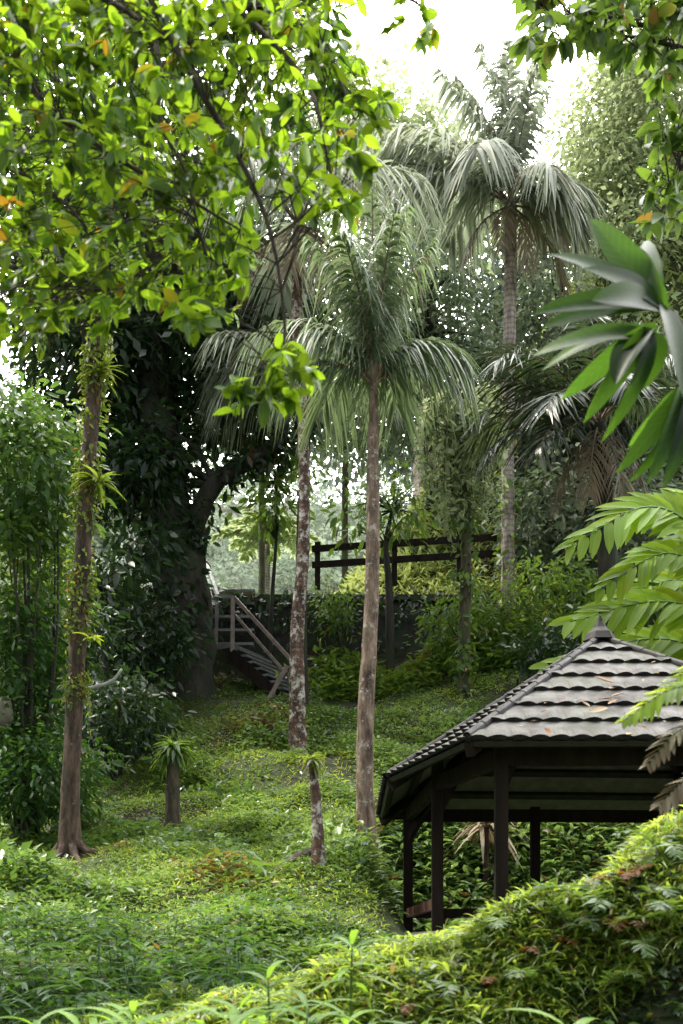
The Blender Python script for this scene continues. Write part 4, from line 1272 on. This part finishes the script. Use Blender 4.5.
root = thing('frangipani_branch', at(760, 430, 3.9), 'dark leathery-leaved branch with large paddle leaves hanging beside the tallest palm', 'branch')
src = branch_pts(root, [[(800, 420, 4.), (740, 370, 3.9), (690, 330, 3.8), (660, 308, 3.75)], [(800, 480, 4.), (740, 420, 3.9), (700, 390, 3.8), (676, 385, 3.8)]], .022)
mb = MB()
H1, H2, H3 = at(660, 310, 3.75), at(690, 385, 3.8), at(650, 330, 3.8)
for (h, x, y, dY, W, nx_, bend, r_) in [
    (H1, 588, 211, .05, .125, (-.3, -.75, .5), .06, .9), (H1, 557, 243, -.05, .13, (.1, -.5, .85), .18, .45), (H1, 590, 262, -.15, .14, (0, -.6, .8), .15, .3), (H1, 540, 297, -.2, .12, (.1, -.3, .95), .12, .25),
    (H1, 545, 322, -.1, .12, (.1, -.35, .9), .18, .2), (H1, 622, 242, .1, .13, (-.6, -.6, .5), .1, .15), (H1, 600, 290, -.3, .14, (.1, -.8, .6), .1, .1), (H1, 640, 235, .2, .13, (-.7, -.5, .4), .1, .2),
    (H3, 612, 378, -.1, .15, (-.5, -.8, .3), .08, .1), (H1, 690, 395, -.15, .16, (.2, -.9, .3), .05, .1), (H3, 535, 350, .1, .11, (.3, -.5, .8), .2, .9), (H3, 546, 366, .15, .10, (.3, -.5, .8), .25, .95),
    (H3, 568, 392, .1, .09, (.5, -.6, .6), .3, .9), (H3, 582, 425, .05, .09, (.6, -.6, .5), .35, .6), (H3, 600, 445, 0, .08, (.7, -.6, .4), .35, .3), (H3, 640, 400, 0, .12, (.3, -.9, .3), .1, .2),
    (H2, 613, 478, 0, .09, (.6, -.6, .5), .3, .2), (H2, 630, 492, -.05, .09, (.6, -.6, .5), .25, .3), (H2, 648, 490, -.1, .09, (.5, -.8, .4), .2, .95), (H2, 664, 500, -.1, .09, (.4, -.8, .4), .15, .2), (H2, 625, 455, .1, .09, (.6, -.6, .5), .3, .9), (H2, 690, 495, 0, .1, (.2, -.9, .3), .1, .5), (H2, 640, 440, .1, .1, (.5, -.7, .5), .3, .6)]:
    tp_ = at(x, y, 3.8 + dY)
    aimed_leaf(mb, h + R.normal(size=3) * .012, h + (tp_ - h) * (.92 if y < 400 else .8), W * .8, bend + .06, nor=np.array(nx_) + .22 * R.normal(size=3), rnd=r_)
mb.build('foliage', 'leathery', root)


def big_frond(root, path, ll, n, w, mat, name='frond', grav=.25, fwd=.8, kind='broadlet', nor=(0, -.5, .85), thick=.012):
    Q = spline([at(*q) for q in path], np.linspace(0, len(path) - 1, 24))
    mb = MB()
    mb.tube(Q, np.linspace(thick, thick * .3, 24), 6, 1)
    t = np.repeat(np.linspace(.12, .99, n), 2)
    sgn = np.tile([1., -1.], n)
    ix = t * 23
    C_ = np.stack([np.interp(ix, np.arange(24), Q[:, q]) for q in range(3)], -1)
    Tn = nrm(np.stack([np.interp(ix, np.arange(24), np.gradient(Q[:, q])) for q in range(3)], -1))
    nor = nrm(np.array(nor))
    sd = nrm(np.cross(Tn, nor))
    d = Tn * (fwd + .5 * t[:, None] ** 2) + sd * sgn[:, None] + .1 * R.normal(size=(2 * n, 3))
    prof = np.clip(np.sin(PI * (.2 + .72 * t)), .25, 1) ** .7
    mb.leaves(C_, d, nor + .18 * R.normal(size=(2 * n, 3)), ll * prof * R.uniform(.9, 1.08, 2 * n), w, kind, grav=grav, fold=.25)
    mb.build(name, [mat, 'mid_leaf'], root)


root = thing('ginger_plant', base_at(700, 14.4), 'tall bright yellow-green plant with broad ribbed fronds rising beyond the gazebo roof', 'plant')
for q, (path, ll, n, w) in enumerate([
        ([(715, 560), (685, 520), (640, 508), (572, 545)], .62, 17, 0.122), ([(720, 590), (690, 560), (655, 556), (600, 590)], .5, 15, 0.108),
        ([(730, 650), (700, 612), (650, 602), (570, 622)], .66, 18, 0.130), ([(735, 690), (700, 650), (640, 640), (545, 668)], .6, 18, 0.122),
        ([(730, 540), (710, 505), (680, 500), (640, 520)], .5, 15, 0.108), ([(740, 620), (715, 570), (690, 545), (640, 552)], .55, 15, 0.108), ([(740, 700), (720, 660), (690, 640), (640, 660)], .5, 15, 0.108), ([(735, 640), (712, 600), (676, 580), (610, 600)], .55, 16, 0.115)]):
    Yq = 12.9 + .14 * q
    stm = MB()
    stm.tube([base_at(705 + 6 * q, 14.4), at(722, 720, 13.8), at(*path[0], Yq)], [.05, .045, .03], 6, sub=12)
    stm.build('stem', 'bark_moss', root)
    big_frond(root, [(x, y, Yq - .12 * k_) for k_, (x, y) in enumerate(path)], ll, n, w, 'bright', nor=(-.1, -.75, .65), thick=.02)

root = thing('fern', at(730, 800, 4.6), 'pale green fern fronds drooping over the gazebo eave', 'fern')
big_frond(root, [(760, 750, 4.6), (715, 690, 4.6), (670, 690, 4.6), (625, 720, 4.6)], .13, 22, .025, 'bright', fwd=.5, thick=.006)
big_frond(root, [(770, 720, 4.7), (720, 665, 4.7), (690, 670, 4.7), (655, 700, 4.7)], .12, 20, .025, 'bright', fwd=.5, thick=.006)
big_frond(root, [(770, 790, 4.6), (720, 725, 4.6), (680, 730, 4.6), (648, 765, 4.6)], .11, 20, .022, 'palm_dead', 'dead_frond', fwd=.5, thick=.006)
big_frond(root, [(770, 850, 4.6), (730, 800, 4.6), (690, 780, 4.6), (660, 805, 4.6)], .12, 20, .022, 'palm_dead', 'dead_frond', fwd=.5, thick=.006)


# ------------------------------------------------------------------ plants of the near bank
def shoot(label, x, ytop, Y, n, L, W, mat='shoot', name='ginger_plant', cat='plant', lean=(0, 0), group=None, up=(.1, .62)):
    top = at(x, ytop - 32, Y)
    b0 = onground(top[0] - lean[0], Y - lean[1], -.03)
    root = thing(name, b0, label, cat, group)
    top = top.copy()
    hgt = max(top[2] - b0[2], .12)
    mb, st = MB(), MB()
    tipc = np.array([top[0], top[1], b0[2] + hgt * .75])
    st.tube([b0, (b0 + tipc) / 2 + R.normal(size=3) * .01, tipc], [.008, .007, .004], 5, sub=8)
    st.build('stem', 'mid_leaf', root)
    t = np.linspace(.66, 1, n)
    C_ = b0 + (tipc - b0) * t[:, None]
    a = np.arange(n) * 2.4 + R.random() * 6
    z = np.interp(t, [.66, 1], up)
    d = np.stack([np.cos(a) * (1 - z * .6), np.sin(a) * (1 - z * .6), z], -1)
    mb.leaves(C_, d, nrm(np.array([0, 0, 1.]) - d * d[:, 2:3] * .9 + [0, -.25, .05]), L * R.uniform(.8, 1.2, n), W * .85, 'fine', droop=.22, fold=.3, grav=.28)
    mb.build('foliage', mat, root)
    return root


spots = [(570, 968, 4.3, 9, .26, .055, 'bright broad shoot standing out against the dark bank'),
         (352, 938, 5.4, 8, .22, .045, 'tall pointed shoot where the grassy bank meets the hollow'),
         (268, 955, 5.2, 9, .20, .04, 'pale leafed shoot beside the tall pointed one'),
         (130, 975, 4.7, 12, .26, .045, 'wide clump of bright shoots on the near edge of the hollow'),
         (95, 990, 4.6, 10, .24, .04, 'bright shoot at the near edge below the dark ginger clump'),
         (240, 975, 4.9, 10, .22, .04, 'middle bright shoot of the near edge'),
         (655, 985, 4.2, 9, .20, .055, 'broad yellow-green shoot low at the corner of the bank'),
         (170, 990, 4.5, 10, .24, .04, 'bright low shoot next to the wide clump'),
         (310, 985, 4.8, 9, .2, .04, 'short bright shoot in front of the pale leafed one'),
         (420, 985, 4.6, 9, .18, .04, 'small shoot at the foot of the grassy bank')]
for x, y, Y, n, L_, W_, lab in spots:
    shoot(lab, x, y, Y, n + 5, L_ * 1.1, W_, group='bright shoots along the near bank')

for k in range(16):
    x = 40 + 22 * k + R.normal() * 8
    shoot('bright long-leaved shoot in the dense row along the near edge of the hollow', x, 978 + R.uniform(-22, 16), R.uniform(4.4, 5.1), 13, R.uniform(.2, .27), .042, group='shoots in the dense row at the near edge')

root = thing('ginger_clump', onground(-2.0, 7.6), 'dark clump of long-leaved ginger in the hollow below the lawn', 'plant')
mb, st = MB(), MB()
for k in range(80):
    b0 = onground(R.uniform(-3.0, -.5), R.uniform(6.4, 8.5))
    hgt = R.uniform(.3, .75)
    ln = R.normal(size=2) * .12
    tip = b0 + [ln[0], ln[1], hgt]
    n = 9
    t = np.linspace(.05, 1, n)
    a = np.arange(n) * 2.4 + R.random() * 6
    d = np.stack([np.cos(a), np.sin(a), np.full(n, .5)], -1)
    mb.tube([b0, b0 + (tip - b0) * .7], [.005, .003], 4, 1)
    mb.leaves(b0 + (tip - b0) * t[:, None], d, nrm(np.stack([-.5 * np.cos(a), -.5 * np.sin(a), np.ones(n)], -1)), R.uniform(.2, .36, n), .042, 'fine', droop=.2, grav=.35)
mb.build('foliage', ['deep_leaf', 'deep_leaf'], root)


def on_ray(x, y, y0=3.2, y1=9.):
    Y = np.linspace(y0, y1, 500)
    g_ = ground((x - HX) * Y / F, Y)
    hit = np.nonzero(g_ >= (HY - y) * Y / F)[0]
    Y = Y[hit[0]] if len(hit) else 6.
    return onground((x - HX) * Y / F, Y, .03)


def small_fern(x, y, Y, L_, label, mat, group):
    b0 = on_ray(x, y)
    root = thing('fern', b0, label, 'fern', group)
    for k in range(4):
        frond(root, b0, 2 * PI * k / 4 + R.normal() * .4 - PI / 2, math.radians(R.uniform(25, 60)), L_, math.radians(85), L_ * .3, 16, L_ * .06, mat, .2, fwd=.35, thick=.004)


for x, y, Y, L_ in [(600, 872, 5.2, .25), (625, 890, 5.1, .2), (655, 880, 5.2, .2), (610, 938, 4.8, .22), (555, 955, 4.7, .18), (520, 965, 4.8, .18), (490, 1000, 4.6, .2), (410, 1015, 4.6, .18), (640, 940, 4.8, .2)]:
    small_fern(x, y, Y, L_, 'small orange-red fern on the shaded face of the grassy bank', 'red_leaf', 'orange-red ferns on the bank face')
for x, y, Y, L_ in [(540, 905, 5.2, .32), (590, 915, 5.0, .34), (640, 910, 5.0, .3), (670, 935, 4.8, .34), (620, 965, 4.6, .34), (570, 935, 4.9, .28), (500, 940, 5.0, .28), (460, 960, 5.0, .26), (660, 860, 5.4, .3), (440, 1000, 4.7, .28), (530, 1000, 4.5, .3), (600, 1005, 4.4, .3)]:
    small_fern(x, y, Y, L_, 'green fern on the shaded face of the grassy bank', 'mid_leaf', 'green ferns on the bank face')

# ------------------------------------------------------------------ light, sky, camera
SUN_EL, SUN_AZ = 61., -72.          # azimuth from straight ahead, negative to the left
sd = np.array([math.sin(math.radians(SUN_AZ)) * math.cos(math.radians(SUN_EL)), math.cos(math.radians(SUN_AZ)) * math.cos(math.radians(SUN_EL)), math.sin(math.radians(SUN_EL))])
L_ = bpy.data.lights.new('sun', 'SUN')
L_.energy = 5.0
L_.angle = math.radians(.6)
L_.color = (1., .92, .76)
so = bpy.data.objects.new('sun', L_)
so.rotation_euler = Vector(-sd).to_track_quat('-Z', 'Y').to_euler()
so.location = (-8, 20, 40)
COL.objects.link(so)

w = bpy.data.worlds.new('World')
SC.world = w
w.use_nodes = True
nt = w.node_tree
nt.nodes.clear()
sky = nt.nodes.new('ShaderNodeTexSky')
sky.sky_type = 'NISHITA'
sky.sun_disc = False
sky.sun_elevation = math.radians(SUN_EL)
sky.sun_rotation = math.radians(SUN_AZ)
sky.air_density, sky.dust_density = 1.2, 4.0
tc = nt.nodes.new('ShaderNodeTexCoord')
dp = nt.nodes.new('ShaderNodeVectorMath')
dp.operation = 'DOT_PRODUCT'
gd = nrm(np.array([.14, .72, .68]))
dp.inputs[1].default_value = tuple(gd)
nt.links.new(tc.outputs['Generated'], dp.inputs[0])
glow = ramp(nt, dp.outputs['Value'], [(.0, (8., 8.1, 8.3)), (.45, (17., 17.1, 17.2)), (.70, (46., 46., 45.)), (.88, (105., 104., 100.)), (1., (140., 138., 132.))])
cmix = mixc(nt, .72, sky.outputs[0], glow)
bg = nt.nodes.new('ShaderNodeBackground')
bg.inputs['Strength'].default_value = .15
nt.links.new(cmix, bg.inputs['Color'])
wo = nt.nodes.new('ShaderNodeOutputWorld')
nt.links.new(bg.outputs[0], wo.inputs['Surface'])

cd = bpy.data.cameras.new('camera')
cd.sensor_width = 36
cd.sensor_fit = 'AUTO'
cd.lens = 36 * F / 1024
cd.shift_y = (HY - 512) / 1024
cd.clip_start, cd.clip_end = .1, 2000
cd.dof.use_dof = True
cd.dof.focus_distance = 16
cd.dof.aperture_fstop = 3.4
co = bpy.data.objects.new('camera', cd)
co.rotation_euler = (PI / 2, 0, 0)
COL.objects.link(co)
SC.camera = co
SC.view_settings.view_transform = 'Standard'
SC.view_settings.look = 'None'
SC.view_settings.exposure = 0
SC.render.engine = 'CYCLES'
SC.cycles.use_denoising = True
SC.cycles.max_bounces = 6
SC.cycles.diffuse_bounces = 3
SC.cycles.glossy_bounces = 2
SC.cycles.transmission_bounces = 3
SC.cycles.sample_clamp_indirect = 6
